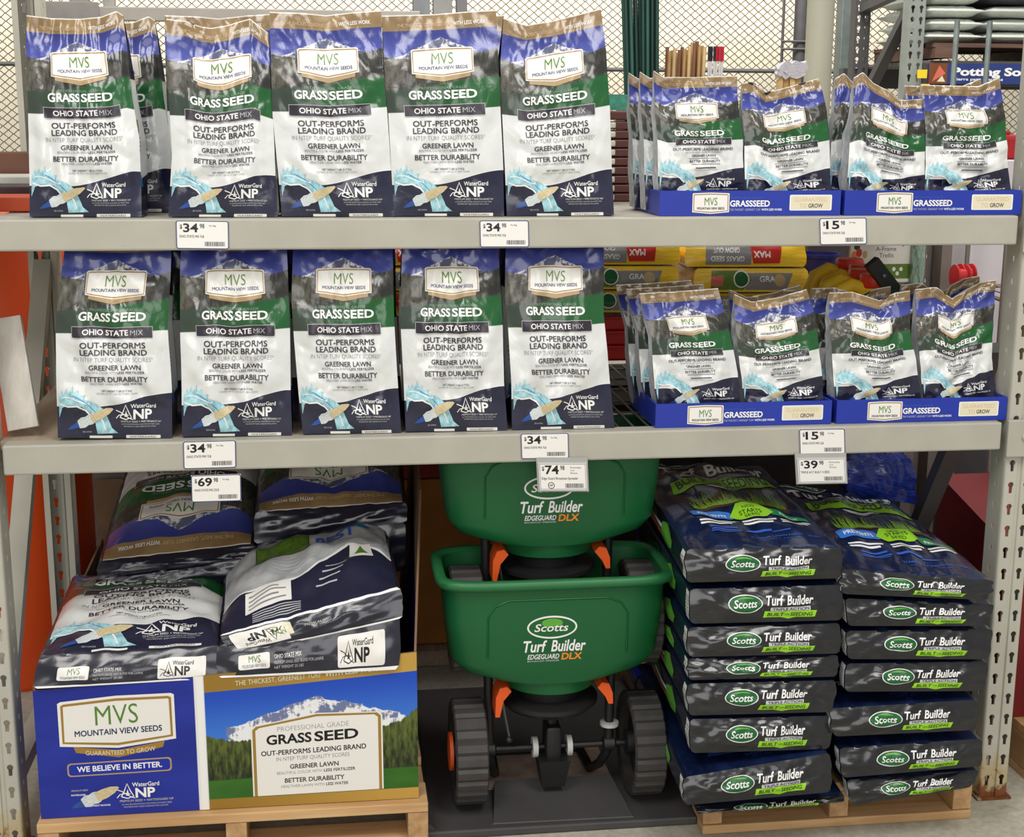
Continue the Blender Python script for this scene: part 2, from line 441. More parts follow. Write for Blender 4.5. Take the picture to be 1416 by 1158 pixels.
ink('grasspic', (120, 150, 50), var=.45, scale=60); ink('soil', (80, 52, 34), var=.4, scale=80); ink('photogreen', (92, 128, 40), var=.3, scale=30)

def film_front(name, flip=False, gloss=.22, foot=.845):
    """the printed front of the grass seed sacks as a function of UV (u across, t down from the top)"""
    m, nb, p = newmat(name); u, v = nb.uv()
    if flip: u, v = 1-u, 1-v
    t = 1-v
    n_r = nb.noise(nb.vec(u*9, t*16), 1, 6, .62); n_f = nb.noise(nb.vec(u*34, t*18), 1, 5, .65); n_l = nb.noise(nb.vec(u*3, t*5), 1, 3)
    du = (u-.5).ab()
    sky = nb.mix((t*6-.4).st(0, 1), lin(46, 55, 128), lin(78, 88, 172))
    ridge = .115+du*.24+(n_r-.5)*.055
    rock = nb.mix((n_r+(n_f-.5)*.4).st(.46, .56), lin(92, 98, 128), lin(222, 222, 226))
    c = nb.mix(t.above(ridge, .004)*(1-du.above(.43, .02)), sky, rock)
    ft = .205+(1-du*2)*.035-(u-.5).mx(0)*.05+(n_f-.5)*.03
    forest = nb.mix((n_f*.75+n_l*.5-u*.14).st(.42, .8), lin(44, 45, 43), lin(104, 101, 90))
    c = nb.mix(t.above(ft, .006), c, forest)
    gt = .345-(u-.5)*.06+(n_f-.5)*.012
    green = nb.mix((u+(n_l-.5)*.6).st(.0, .75), lin(58, 70, 60), lin(30, 92, 46))
    c = nb.mix(t.above(gt, .012), c, green)
    wt = .478-(1-du*2)*-.004-(u-.5)*.018
    c = nb.mix(t.above(wt, .004), c, lin(222, 224, 222))
    nt_ = foot-u.st(.35, 1.0)*.068
    c = nb.mix(t.above(nt_-.004, .002), c, lin(235, 235, 235))
    c = nb.mix(t.above(nt_, .002), c, nb.mix(n_l.st(.3, .7), lin(30, 32, 54), lin(44, 46, 70)))
    gold = nb.mix(n_l.st(.3, .7), lin(128, 104, 70), lin(158, 132, 92))
    c = nb.mix(1-t.above(.079, .003), c, gold)
    c = nb.mix(1-t.above(.005, .003), c, lin(228, 224, 214))
    b = nb.noise(nb.vec(u*7, t*11), 1, 3, .5, .8)
    setp(p, c, gloss, spec=.55, coat=.25, nb=nb, bump=(b, .25, .006)); return m
def film_plain(name, c0, c1, gloss=.24, seams=(7, 11), bump=.3):
    m, nb, p = newmat(name); u, v = nb.uv(); b = nb.noise(nb.vec(u*seams[0], v*seams[1]), 1, 4, .55, .8)
    setp(p, nb.mix(b.st(.3, .75), lin(*c0), lin(*c1)), gloss, spec=.6, coat=.3, nb=nb, bump=(b, bump, .006)); return m
def film_side():
    """gusset of a standing sack: navy top, white middle, navy foot"""
    m, nb, p = newmat('film_gusset'); u, v = nb.uv(); t = 1-v; n = nb.noise(nb.vec(u*5, t*9), 1, 3)
    c = nb.mix(t.above(.29+u*.03, .006), lin(26, 28, 52), lin(214, 216, 214)); c = nb.mix(t.above(.90-u*.1, .004), c, lin(28, 30, 50))
    lines = (t*46).frac().lt(.42)*t.above(.60, .002)*(1-t.above(.68, .002))*u.above(.12, .01)*(1-u.above(.86, .01))
    c = nb.mix(lines*.6, c, lin(70, 72, 78))
    pic = t.above(.52, .002)*(1-t.above(.59, .002))*u.above(.16, .01)*(1-u.above(.84, .01)); c = nb.mix(pic, c, lin(104, 120, 52))
    ic = t.above(.71, .002)*(1-t.above(.77, .002))*u.above(.2, .01)*(1-u.above(.8, .01)); ic2 = t.above(.80, .002)*(1-t.above(.86, .002))*u.above(.2, .01)*(1-u.above(.8, .01))
    c = nb.mix(ic+ic2, c, lin(40, 120, 178))
    setp(p, c, .28, spec=.5, coat=.2, nb=nb, bump=(n, .3, .006)); return m
FILM_FRONT = film_front('film_front'); FILM_FLIP = film_front('film_front_turned', True)
FILM_SMALL = film_front('film_front_small', False, .18, .745)
FILM_SIDE = film_side()
FILM_NAVY = film_plain('film_navy', (26, 28, 46), (46, 48, 68))
FILM_DARK = film_plain('film_charcoal', (22, 23, 27), (32, 33, 38), .22, (9, 2.2), .12)
FILM_END = film_plain('film_navy_end', (20, 21, 36), (31, 32, 50), .24, (9, 2.2), .10)
FILM_SKY = film_plain('film_deep_blue', (14, 24, 54), (28, 44, 84), .22, (6, 8))
FILM_CLEAR = film_plain('film_pale', (168, 172, 176), (206, 208, 208))
FILM_SIDEBLUE = film_plain('film_side_blue', (14, 24, 44), (22, 36, 62), .25)

def plate(a, u0, u1, v0, v1, wd, under=True, bow=.12, layer=2):
    """the six-sided name plate: cream sign with gold rim, bow at top and bottom, gold board under it"""
    h = v1-v0; b = h*bow; mid = (u0+u1)/2; i = (u1-u0)*.03
    def shp(e, f): return [(u0-e, v0-f+b), (mid, v0-f-b*.3), (u1+e, v0-f+b), (u1+e, v1+f-b*.6), (u1+e-i, v1+f-b*.2), (mid, v1+f+b*.3), (u0-e+i, v1+f-b*.2), (u0-e, v1+f-b*.6)]
    if under:
        a.poly([(u0+i, v0+b*.5), (u0+i, v0-h*.14), (mid, v0-h*.30-b*.3), (u1-i, v0-h*.14), (u1-i, v0+b*.5)], 'bronze', layer-1)
    e = wd/a.w; f = wd/a.h
    a.poly(shp(e*2, f*2), 'paper', layer); a.frame(shp(e, f), wd, 'gold', layer+1)
def np_logo(a, u0, u1, v0, v1, ink='white', layer=3, word=True, bg='navy'):
    """drop with orbits, bold NP, small word above"""
    w = u1-u0; h = v1-v0; cx = u0+w*.22; k = layer
    s = w*.17
    a.line([(cx-s, v0+h*.15), (cx-s*.5, v0+h*.5), (cx, v0+h*.98), (cx+s*.5, v0+h*.5), (cx+s, v0+h*.15), (cx, v0+h*.02), (cx-s, v0+h*.15)], .0035*a.w/.26*w/.45, ink, k)
    a.line([(cx-s*1.7, v0+h*.62), (cx-s*.9, v0+h*.5), (cx+s*.5, v0+h*.12), (cx+s*1.2, v0+h*.02)], .0028*a.w/.26*w/.45, ink, k)
    a.line([(cx-s*1.7, v0+h*.08), (cx-s*1.2, v0+h*.3), (cx-s*.1, v0+h*.35), (cx+s*.5, v0+h*.3)], .0028*a.w/.26*w/.45, ink, k)
    a.poly([(cx-s*.25, v0+h*.2), (cx+s*.3, v0+h*.2), (cx+s*.05, v0+h*.62)], ink, k)
    a.text('NP', u0+w*.44, u1-w*.02, v0+h*.06, h*.58, ink, k, bold=.03)
    if word: a.text('WaterGard', u0+w*.36, u1+w*.1, v0+h*.76, h*.26, ink, k, bold=.012)
def seed(a, x0, v0, x1, v1, hw, ink_tip='seedblue', layer=3):
    """a coated seed: blue tip, textured middle, tan body, from (x0,v0) tip to (x1,v1)"""
    P0 = np.array([x0*a.w, v0*a.h]); P1 = np.array([x1*a.w, v1*a.h]); d = P1-P0; L = np.linalg.norm(d); d /= L; nn = np.array([-d[1], d[0]]); hw = hw*L
    def q(t, s): p = P0+d*t*L+nn*s*hw; return (p[0]/a.w, p[1]/a.h)
    a.poly([q(0, 0), q(.08, -.35), q(.3, -.8), q(.3, .8), q(.08, .35)], ink_tip, layer)
    a.poly([q(.24, -.8), q(.34, -1.15), q(.42, -.95), q(.5, -1.15), q(.58, -.95), q(.58, .95), q(.5, 1.1), q(.42, .95), q(.34, 1.15), q(.24, .8)], 'seedcoat', layer+1)
    a.poly([q(.52, -.85), q(.7, -.9), q(.88, -.6), q(1, -.1), q(.98, .25), q(.85, .75), q(.7, .9), q(.52, .9)], 'seedtan', layer+2)

def sack_front_art(w=.262, h=.41):
    a = Art(w, h); V = lambda t: 1-t
    a.text('THE THICKEST, GREENEST TURF', .13, .60, V(.062), .017, 'goldtext', 1, bold=-.004); a.text('WITH LESS WORK', .615, .90, V(.062), .018, 'paper', 1, bold=.012)
    plate(a, .255, .765, V(.298), V(.182), .0022)
    a.text('MVS', .415, .605, V(.250), .055, 'mvsgreen', 4, bold=-.006); a.text('MOUNTAIN VIEW SEEDS', .30, .725, V(.276), .0155, 'navytext', 4, bold=.012)
    a.text('PROFESSIONAL GRADE', .29, .72, V(.373), .013, 'fadewhite', 1, bold=-.01)
    a.text('GRASS', .198, .487, V(.421), .040, 'white', 2, bold=.026); a.text('SEED', .505, .80, V(.421), .040, 'white', 2, bold=.026)
    a.rect(.145, V(.508), .862, V(.450), 'charcoal', 1, .006); a.frame([(.145, V(.508)), (.862, V(.508)), (.862, V(.45)), (.145, V(.45))], .0013, 'silver', 2)
    a.text('OHIO STATE', .235, .645, V(.492), .026, 'white', 2, bold=.016); a.text('MIX', .665, .775, V(.492), .025, 'lightgray', 2, bold=-.008)
    a.text('OUT-PERFORMS', .215, .79, V(.556), .0275, 'charcoal', 1, bold=.018); a.text('LEADING BRAND', .212, .80, V(.592), .0275, 'charcoal', 1, bold=.018)
    a.text('IN NTEP TURF QUALITY SCORES*', .155, .85, V(.624), .0215, 'gray', 1, bold=-.012)
    a.text('GREENER LAWN', .287, .742, V(.664), .0235, 'charcoal', 1, bold=.018)
    a.text('BEAUTIFUL COLOR WITH', .255, .52, V(.682), .0115, 'gray', 1); a.text('LESS FERTILIZER', .53, .775, V(.682), .0115, 'charcoal', 1, bold=.012)
    a.text('BETTER DURABILITY', .216, .80, V(.722), .0245, 'charcoal', 1, bold=.018)
    a.text('HEALTHIER LAWN WITH', .29, .565, V(.739), .0115, 'gray', 1); a.text('LESS WATER', .575, .745, V(.739), .0115, 'charcoal', 1, bold=.012)
    a.text('NET WEIGHT 7 LBS (3.17 KG)', .39, .65, V(.772), .009, 'black', 1, bold=.01); a.text('COVERS UP TO 1,750 SQ FT NEW LAWN', .345, .695, V(.785), .008, 'gray', 1)
    # splash and stream of water
    a.poly([(.02, V(.90)), (.02, V(.80)), (.05, V(.765)), (.06, V(.79)), (.09, V(.755)), (.10, V(.785)), (.14, V(.745)), (.145, V(.78)), (.19, V(.765)), (.185, V(.795)), (.25, V(.79)), (.23, V(.81)),
            (.32, V(.825)), (.40, V(.855)), (.44, V(.90)), (.475, V(.95)), (.53, V(.975)), (.35, V(.978)), (.335, V(.93)), (.30, V(.885)), (.22, V(.845)), (.12, V(.835)), (.05, V(.85))], 'water', 1)
    a.line([(.03, V(.832)), (.10, V(.845)), (.18, V(.842)), (.25, V(.862)), (.29, V(.888))], .0032, 'white', 2)
    a.line([(.05, V(.80)), (.12, V(.80)), (.2, V(.82)), (.28, V(.835))], .002, 'white', 2); a.line([(.36, V(.88)), (.40, V(.92)), (.42, V(.96))], .003, 'white', 2)
    a.line([(.14, V(.79)), (.19, V(.805)), (.26, V(.83)), (.33, V(.87)), (.36, V(.91))], .0016, 'tealicon', 2)
    seed(a, .09, V(.958), .495, V(.853), .085)
    np_logo(a, .535, .83, V(.908), V(.832), layer=2)
    a.text('PREMIUM SEED + WATERGARD NP', .555, .905, V(.921), .0085, 'white', 1, bold=.012); a.text('2X WATER RETENTION COATING ON EVERY SEED', .56, .89, V(.933), .006, 'lightgray', 1); a.text('PROPRIETARY SEED SCIENCE FOR LAWNS', .58, .86, V(.944), .006, 'lightgray', 1)
    a.text('SEED COATING', .22, .30, V(.972), .007, 'lightgray', 1)
    a.rect(.60, V(.999), .90, V(.984), 'paper', 1, .001); a.text('WATERGARD', .63, .86, V(.996), .008, 'charcoal', 2); a.rect(.28, V(.999), .48, V(.987), 'paper', 1, .001)
    return a
ART_SACK = sack_front_art(); ART_SACK_FLIP = ART_SACK.turned()
def small_art():
    """the same print on the small pouches, its wording smaller and closer together"""
    a = Art(.205, .345); V = lambda t: 1-t
    a.text('THE THICKEST, GREENEST TURF', .13, .60, V(.064), .018, 'goldtext', 1, bold=-.004); a.text('WITH LESS WORK', .615, .93, V(.064), .020, 'paper', 1, bold=.012)
    plate(a, .28, .74, V(.31), V(.205), .0018)
    a.text('MVS', .43, .585, V(.262), .045, 'mvsgreen', 4, bold=-.004); a.text('MOUNTAIN VIEW SEEDS', .32, .70, V(.288), .014, 'navytext', 4, bold=.012)
    a.text('GRASS', .215, .495, V(.436), .036, 'white', 2, bold=.026); a.text('SEED', .51, .79, V(.436), .036, 'white', 2, bold=.026)
    a.rect(.22, V(.506), .865, V(.456), 'charcoal', 1, .003); a.frame([(.22, V(.506)), (.865, V(.506)), (.865, V(.456)), (.22, V(.456))], .0009, 'silver', 2)
    a.text('OHIO STATE', .30, .67, V(.493), .024, 'white', 2, bold=.016); a.text('MIX', .69, .79, V(.493), .023, 'lightgray', 2, bold=-.008)
    a.text('OUT-PERFORMS LEADING BRAND', .19, .88, V(.545), .0195, 'charcoal', 1, bold=.018); a.text('IN NTEP TURF QUALITY SCORES*', .33, .75, V(.563), .010, 'gray', 1)
    a.text('GREENER LAWN', .40, .69, V(.592), .0175, 'charcoal', 1, bold=.016); a.rect(.37, V(.606), .72, V(.601), 'gray', 1)
    a.text('BETTER DURABILITY', .38, .74, V(.634), .0185, 'charcoal', 1, bold=.016); a.rect(.40, V(.648), .73, V(.643), 'gray', 1); a.rect(.44, V(.676), .68, V(.669), 'charcoal', 1); a.rect(.42, V(.688), .70, V(.683), 'lightgray', 1)
    a.poly([(.02, V(.83)), (.02, V(.68)), (.05, V(.635)), (.06, V(.66)), (.10, V(.615)), (.11, V(.65)), (.15, V(.60)), (.16, V(.64)), (.21, V(.61)), (.20, V(.65)), (.27, V(.64)), (.25, V(.67)),
            (.34, V(.69)), (.42, V(.73)), (.47, V(.78)), (.51, V(.85)), (.55, V(.90)), (.38, V(.90)), (.36, V(.84)), (.32, V(.78)), (.22, V(.725)), (.12, V(.71)), (.05, V(.73))], 'water', 1)
    a.line([(.03, V(.705)), (.10, V(.72)), (.18, V(.717)), (.26, V(.745)), (.31, V(.78))], .003, 'white', 2); a.line([(.36, V(.76)), (.41, V(.80)), (.44, V(.86))], .003, 'white', 2)
    seed(a, .13, V(.87), .54, V(.755), .08); np_logo(a, .58, .86, V(.815), V(.75), layer=2); a.text('PREMIUM SEED + WATERGARD NP', .57, .93, V(.835), .009, 'white', 1, bold=.012)
    return a
ART_SMALL = small_art()

def sack_end_art():
    a = Art(.38, .075)
    a.rect(.115, .22, .285, .62, 'paper', 1, .004); a.text('MVS', .17, .235, .40, .17, 'mvsgreen', 2); a.text('MOUNTAIN VIEW SEEDS', .135, .265, .27, .08, 'navytext', 2)
    a.text('OHIO STATE MIX', .31, .46, .44, .10, 'white', 1, bold=.01); a.text('PREMIUM GRASS SEED BLEND FOR LAWNS', .31, .58, .31, .07, 'lightgray', 1); a.text('NET WEIGHT 25 LBS', .31, .47, .19, .07, 'lightgray', 1)
    a.rect(.66, .10, .92, .72, 'paper', 1, .004); np_logo(a, .685, .84, .16, .62, 'black', 2)
    a.line([(0, .03), (.5, .02), (1, .03)], .005, 'white', 1)
    return a
def sack_end_art2():
    a = Art(.38, .075); b = Art(.38, .075)
    b.rect(.03, .12, .34, .80, 'paper', 1, .004); np_logo(b, .07, .26, .22, .7, 'black', 2)
    b.rect(.62, .15, .78, .60, 'cream', 1, .003); b.text('MVS', .66, .74, .3, .2, 'mvsgreen', 2)
    t = b.turned(); t.line([(0, .97), (.5, .96), (1, .97)], .006, 'white', 1); t.line([(0, .04), (1, .04)], .005, 'white', 1)
    t.text('PREMIUM SEED', .45, .6, .55, .09, 'lightgray', 1)
    # the label with the drop logo sits at the left when the sack lies back side up
    t.p = [(np.stack([v[:, 0]-.62, v[:, 1]], 1) if (i in ('paper', 'black') and v[:, 0].min() > .5) else v, tt, i, l) for v, tt, i, l in t.p]
    return t
def sack_back_art():
    a = Art(.38, .52)
    a.poly([(0, 0), (1, 0), (1, .30), (.86, .36), (.74, .37), (.62, .30), (.5, .22), (.3, .19), (.1, .23), (0, .22)], 'navy', 1)
    a.line([(0, .22), (.1, .23), (.3, .19), (.5, .22), (.62, .30), (.74, .37), (.86, .36), (1, .30)], .008, 'white', 2)
    a.rect(.20, .42, .52, .62, 'photogreen', 1, .003); a.frame([(.20, .42), (.52, .42), (.52, .62), (.20, .62)], .003, 'charcoal', 2)
    a.text('BEST', .56, .80, .50, .08, 'bluetext', 2, bold=.03, tilt=.05); a.poly([(.55, .66), (.7, .62), (.83, .60), (.86, .64), (.72, .68), (.56, .72)], 'charcoal', 2); a.ell(.84, .62, .05, .03, 'tealicon', 3)
    for k in range(7): a.rect(.20, .66+k*.032, .5, .672+k*.032, 'gray', 1)
    for k in range(9): a.rect(.58, .72+k*.022, .86, .728+k*.022, 'lightgray', 1)
    for k in range(4): a.line([(.3, .40-k*.022), (.45, .37-k*.022), (.55, .39-k*.022)], .003, 'lightgray', 2)
    a.rect(.14, .08, .40, .20, 'paper', 3, .002)
    for k in range(4): a.rect(.16, .10+k*.022, .37-.04*(k % 2), .108+k*.022, 'gray', 4)
    a.poly([(.74, .24), (.88, .26), (.87, .38), (.75, .36)], 'paper', 3); a.poly([(.77, .27), (.85, .28), (.81, .36)], 'mvsgreen', 4)
    for k in range(4): a.rect(.6-.02*k, .22-.035*k, .72-.02*k, .228-.035*k, 'lightgray', 2)
    for k in range(5): a.rect(.18, .015+k*.012, .45, .02+k*.012, 'lightgray', 2)
    return a
ART_END, ART_END2, ART_BACK = sack_end_art(), sack_end_art2(), sack_back_art()

def brand_oval(a, cu, cv, ru, rv, cap, layer=2, body='Scotts'):
    """green oval badge with a white ring and a slanted white name"""
    a.ell(cu, cv, ru, rv, 'white', layer, 32); a.ell(cu, cv, ru*.94, rv*.90, 'scottsgreen', layer+1, 32)
    a.ell(cu, cv+rv*.32, ru*.55, rv*.42, 'leafgreen', layer+2, 20); a.ell(cu, cv-rv*.05, ru*.9, rv*.62, 'scottsgreen', layer+3, 24)
    a.text(body, cu-ru*.70, cu+ru*.66, cv-cap*.5, cap, 'white', layer+4, bold=.014, shear=.22)
def feed_end_art(blank=False):
    a = Art(.36, .085)
    brand_oval(a, .352, .57, .115, .25, .20)
    a.text('Turf', .487, .605, .53, .24, 'white', 1, bold=.022, shear=.2); a.text('Builder', .625, .805, .53, .24, 'white', 1, bold=.022, shear=.2)
    a.rect(.517, .355, .785, .465, 'silver', 1, .001, skew=.006); a.text('TRIPLE ACTION', .53, .775, .375, .07, 'charcoal', 2, bold=.02)
    a.rect(.468, .16, .815, .345, 'lime', 1, skew=.012); a.poly([(.58, .165), (.64, .10), (.70, .165)], 'lime', 1)
    a.text('BUILT', .495, .61, .20, .10, 'limedark', 2, bold=.022, shear=.2); a.text('FOR', .615, .645, .215, .055, 'limedark', 2, shear=.2); a.text('SEEDING', .65, .80, .20, .10, 'limedark', 2, bold=.022, shear=.2)
    return a
def feed_top_art():
    a = Art(.36, .76)
    rr = random.Random(4)
    brand_oval(a, .30, .93, .2, .042, .042)
    a.text('Turf', .14, .42, .80, .075, 'white', 1, bold=.026, shear=.14); a.text('Builder', .48, .93, .80, .075, 'white', 1, bold=.026, shear=.14)
    a.poly([(.24, .725), (.82, .725), (.80, .755), (.5, .775), (.26, .755)], 'silver', 1); a.text('TRIPLE ACTION', .29, .78, .732, .024, 'charcoal', 2, bold=.02)
    a.poly([(.13, .645), (.5, .665), (.88, .645), (.86, .705), (.5, .725), (.15, .705)], 'lime', 2); a.poly([(.36, .655), (.5, .625), (.64, .655)], 'white', 1)
    a.text('BUILT', .18, .42, .668, .038, 'limedark', 3, bold=.022, arch=.006, tilt=.01); a.text('FOR', .435, .52, .675, .022, 'limedark', 3); a.text('SEEDING', .53, .84, .668, .038, 'limedark', 3, bold=.022, arch=.006, tilt=-.01)
    a.poly([(.20, .47), (.5, .505), (.84, .46), (.84, .50), (.5, .54), (.20, .52)], 'soil', 1)
    for k in range(110):   # the printed blades of grass
        x = .20+.63*k/109; r = rr.uniform(.05, .12)*(1.0 if x < .45 or x > .62 else .62); l = rr.uniform(-.02, .02); b = .49+.02*(1-abs(x-.5)*3)
        a.poly([(x-.006, b), (x+.006, b), (x+l, b+r)], 'grasspic' if k % 3 else ('leafgreen' if x > .5 else 'lime'), 2)
    a.rect(.14, .40, .42, .465, 'bluepill', 3, .01); a.text('PREVENTS', .18, .38, .42, .022, 'white', 4, bold=.02)
    a.poly([(.40, .43), (.46, .385), (.64, .385), (.70, .43), (.62, .50), (.48, .50)], 'lime', 4); a.text('SEED', .5, .60, .40, .022, 'limedark', 5, bold=.01); a.text('STARTS', .475, .625, .43, .022, 'limedark', 5, bold=.01); a.text('NEW', .51, .59, .46, .016, 'limedark', 5)
    a.poly([(.68, .40), (.68, .455), (.78, .455), (.93, .42), (.93, .375), (.8, .395)], 'greenpill', 3); a.text('FEEDS', .74, .86, .41, .02, 'white', 4, bold=.02, tilt=-.02)
    for x0, x1 in ((.17, .41), (.46, .69), (.72, .93)):
        for k in range(2): a.rect(x0, .35-.022*k, x1-.03*k, .363-.022*k, 'white', 1)
    for x0, x1, y in ((.22, .40, .29), (.22, .42, .265), (.21, .40, .24), (.45, .62, .27), (.62, .74, .25)): a.rect(x0, y, x1, y+.013, 'bluetext', 1)
    a.text('STARTER LAWN FOOD', .46, .80, .17, .02, 'bluetext', 1, bold=.02); a.text('21-22-4', .84, .93, .17, .02, 'bluetext', 1, bold=.02); a.text('NET WT 17.2 LB', .5, .78, .13, .014, 'bluetext', 1)
    a.p = [(np.stack([v[:, 0], np.interp(v[:, 1], [0, .13, .27, .35, .43, .5, .6, .65, .72, .80, .93, 1], [0, .06, .12, .19, .25, .33, .46, .52, .655, .735, .91, 1])], 1), t, i, l) for v, t, i, l in a.p]
    return a
def feed_side_art():
    a = Art(.76, .085)
    a.poly([(.62, .25), (.70, .15), (.78, .3), (.80, .6), (.72, .9), (.64, .7)], 'leafgreen', 1); a.poly([(.3, .5), (.4, .2), (.62, .45), (.5, .9)], 'scottsgreen', 1)
    a.rect(.40, .25, .62, .42, 'pinkred', 2); a.rect(.44, .5, .64, .6, 'white', 2); a.rect(.955, .1, .995, .9, 'white', 2)
    for k in range(6): a.rect(.958, .2+.1*k, .99, .24+.1*k, 'gray', 3)
    a.poly([(.02, 0), (.12, 0), (.2, 1), (.02, 1)], 'royal', 1)
    return a
ART_FEED_END, ART_FEED_TOP, ART_FEED_SIDE = feed_end_art(), feed_top_art(), feed_side_art()

def tray_art():
    a = Art(.40, .055)
    plate(a, .19, .37, .17, .83, .0022, under=False, bow=.08); a.text('MVS', .245, .315, .42, .30, 'mvsgreen', 6); a.text('MOUNTAIN VIEW SEEDS', .205, .355, .25, .09, 'black', 6, bold=.02)
    a.text('PROFESSIONAL GRADE', .385, .56, .68, .07, 'bluetext', 1); a.text('GRASSSEED', .385, .605, .37, .23, 'white', 1, bold=.028); a.text('THE THICKEST, GREENEST TURF', .385, .555, .20, .08, 'lightgray', 1); a.text('WITH LESS WORK', .56, .675, .20, .08, 'white', 1, bold=.02)
    a.rect(.715, .20, .95, .83, 'white', 1, .003); a.rect(.722, .24, .943, .79, 'cream', 2, .0025)
    a.text('GUARANTEED', .74, .925, .55, .16, 'goldtext', 3, bold=-.005); a.text('TO', .77, .81, .31, .16, 'goldtext', 3); a.text('GROW', .82, .90, .31, .16, 'charcoal', 3, bold=.02)
    return a
ART_TRAY = tray_art()
def tag_art(price, line, holder=False):
    a = Art(.125, .066)
    a.rect(0, 0, 1, 1, 'navytext' if not holder else 'lightgray', 1, .004); a.rect(.018, .03, .982, .97, 'paper', 2, .0035)
    if holder: a.frame([(.03, .05), (.97, .05), (.97, .95), (.03, .95)], .0012, 'charcoal', 3)
    a.text('$', .07, .12, .72, .14, 'black', 3, bold=.02); a.text(price, .135, .42, .60, .29, 'black', 3, bold=.026); a.text('98', .45, .54, .74, .15, 'black', 3, bold=.02)
    if holder:
        for k, s in enumerate(('Everyday', 'Low', 'Price')): a.text(s, .66, .66+.028*len(s), .80-.1*k, .055, 'charcoal', 3, bold=.01)
    else: a.text('Per Bag', .63, .76, .80, .055, 'charcoal', 3, bold=.01)
    a.text(line, .06, .06+.026*len(line), .40, .085, 'charcoal', 3, bold=.016)
    rr = random.Random(3)
    x = .54
    while x < .92:
        w = rr.choice((.006, .01, .016)); a.rect(x, .10, x+w, .26, 'charcoal', 3); x += w+rr.choice((.006, .01))
    if holder and price == '74': a.ell(.25, .19, .07, .12, 'charcoal', 3, 20); a.ell(.25, .19, .055, .095, 'paper', 4, 20); a.text('HP', .215, .285, .15, .09, 'charcoal', 5, bold=.02)
    return a

def pallet_box_film():
    """printed front of the big display carton: blue panel, white fold, landscape panel with gold bands"""
    m, nb, p = newmat('printed_carton'); u, v = nb.uv(); t = 1-v
    U = ((u-.435)/.565)
    n_r = nb.noise(nb.vec(U*7, t*7), 1, 6, .62); n_f = nb.noise(nb.vec(U*60, t*10), 1, 4, .6); n_l = nb.noise(nb.vec(u*3, t*3), 1, 3)
    du = (U-.52).ab()
    sky = nb.mix(t.st(.1, .5), lin(26, 72, 186), lin(58, 118, 212))
    ridge = .23+du*.42+(n_r-.5)*.16
    rock = nb.mix((n_r+(n_f-.5)*.3).st(.45, .52), lin(112, 122, 160), lin(236, 236, 238))
    c = nb.mix(t.above(ridge, .006)*(1-du.above(.42, .01)), sky, rock)
    ft = .50+(du-.4).mx(0)*-.5+(n_f-.5)*.06-(U-.8).mx(0)*.4
    c = nb.mix(t.above(ft, .008), c, nb.mix((n_f+(.7-t)*.6).st(.35, .8), lin(30, 40, 22), lin(96, 108, 46)))
    c = nb.mix(t.above(.78+(n_l-.5)*.05, .01), c, nb.mix(n_l.st(.3, .7), lin(32, 84, 24), lin(60, 112, 34)))
    gold = nb.mix(U.st(0, 1), lin(150, 116, 44), lin(190, 152, 70))
    c = nb.mix(t.above(.925, .003), c, gold); c = nb.mix(1-t.above(.125, .003), c, gold)
    c = nb.mix(1-u.above(.438, .002), c, lin(232, 232, 230))
    c = nb.mix(1-u.above(.412, .002), c, nb.mix(n_l.st(.3, .7), lin(26, 40, 140), lin(36, 52, 158)))
    setp(p, c, .42, spec=.4, nb=nb); return m
PRINT_CARTON = pallet_box_film()
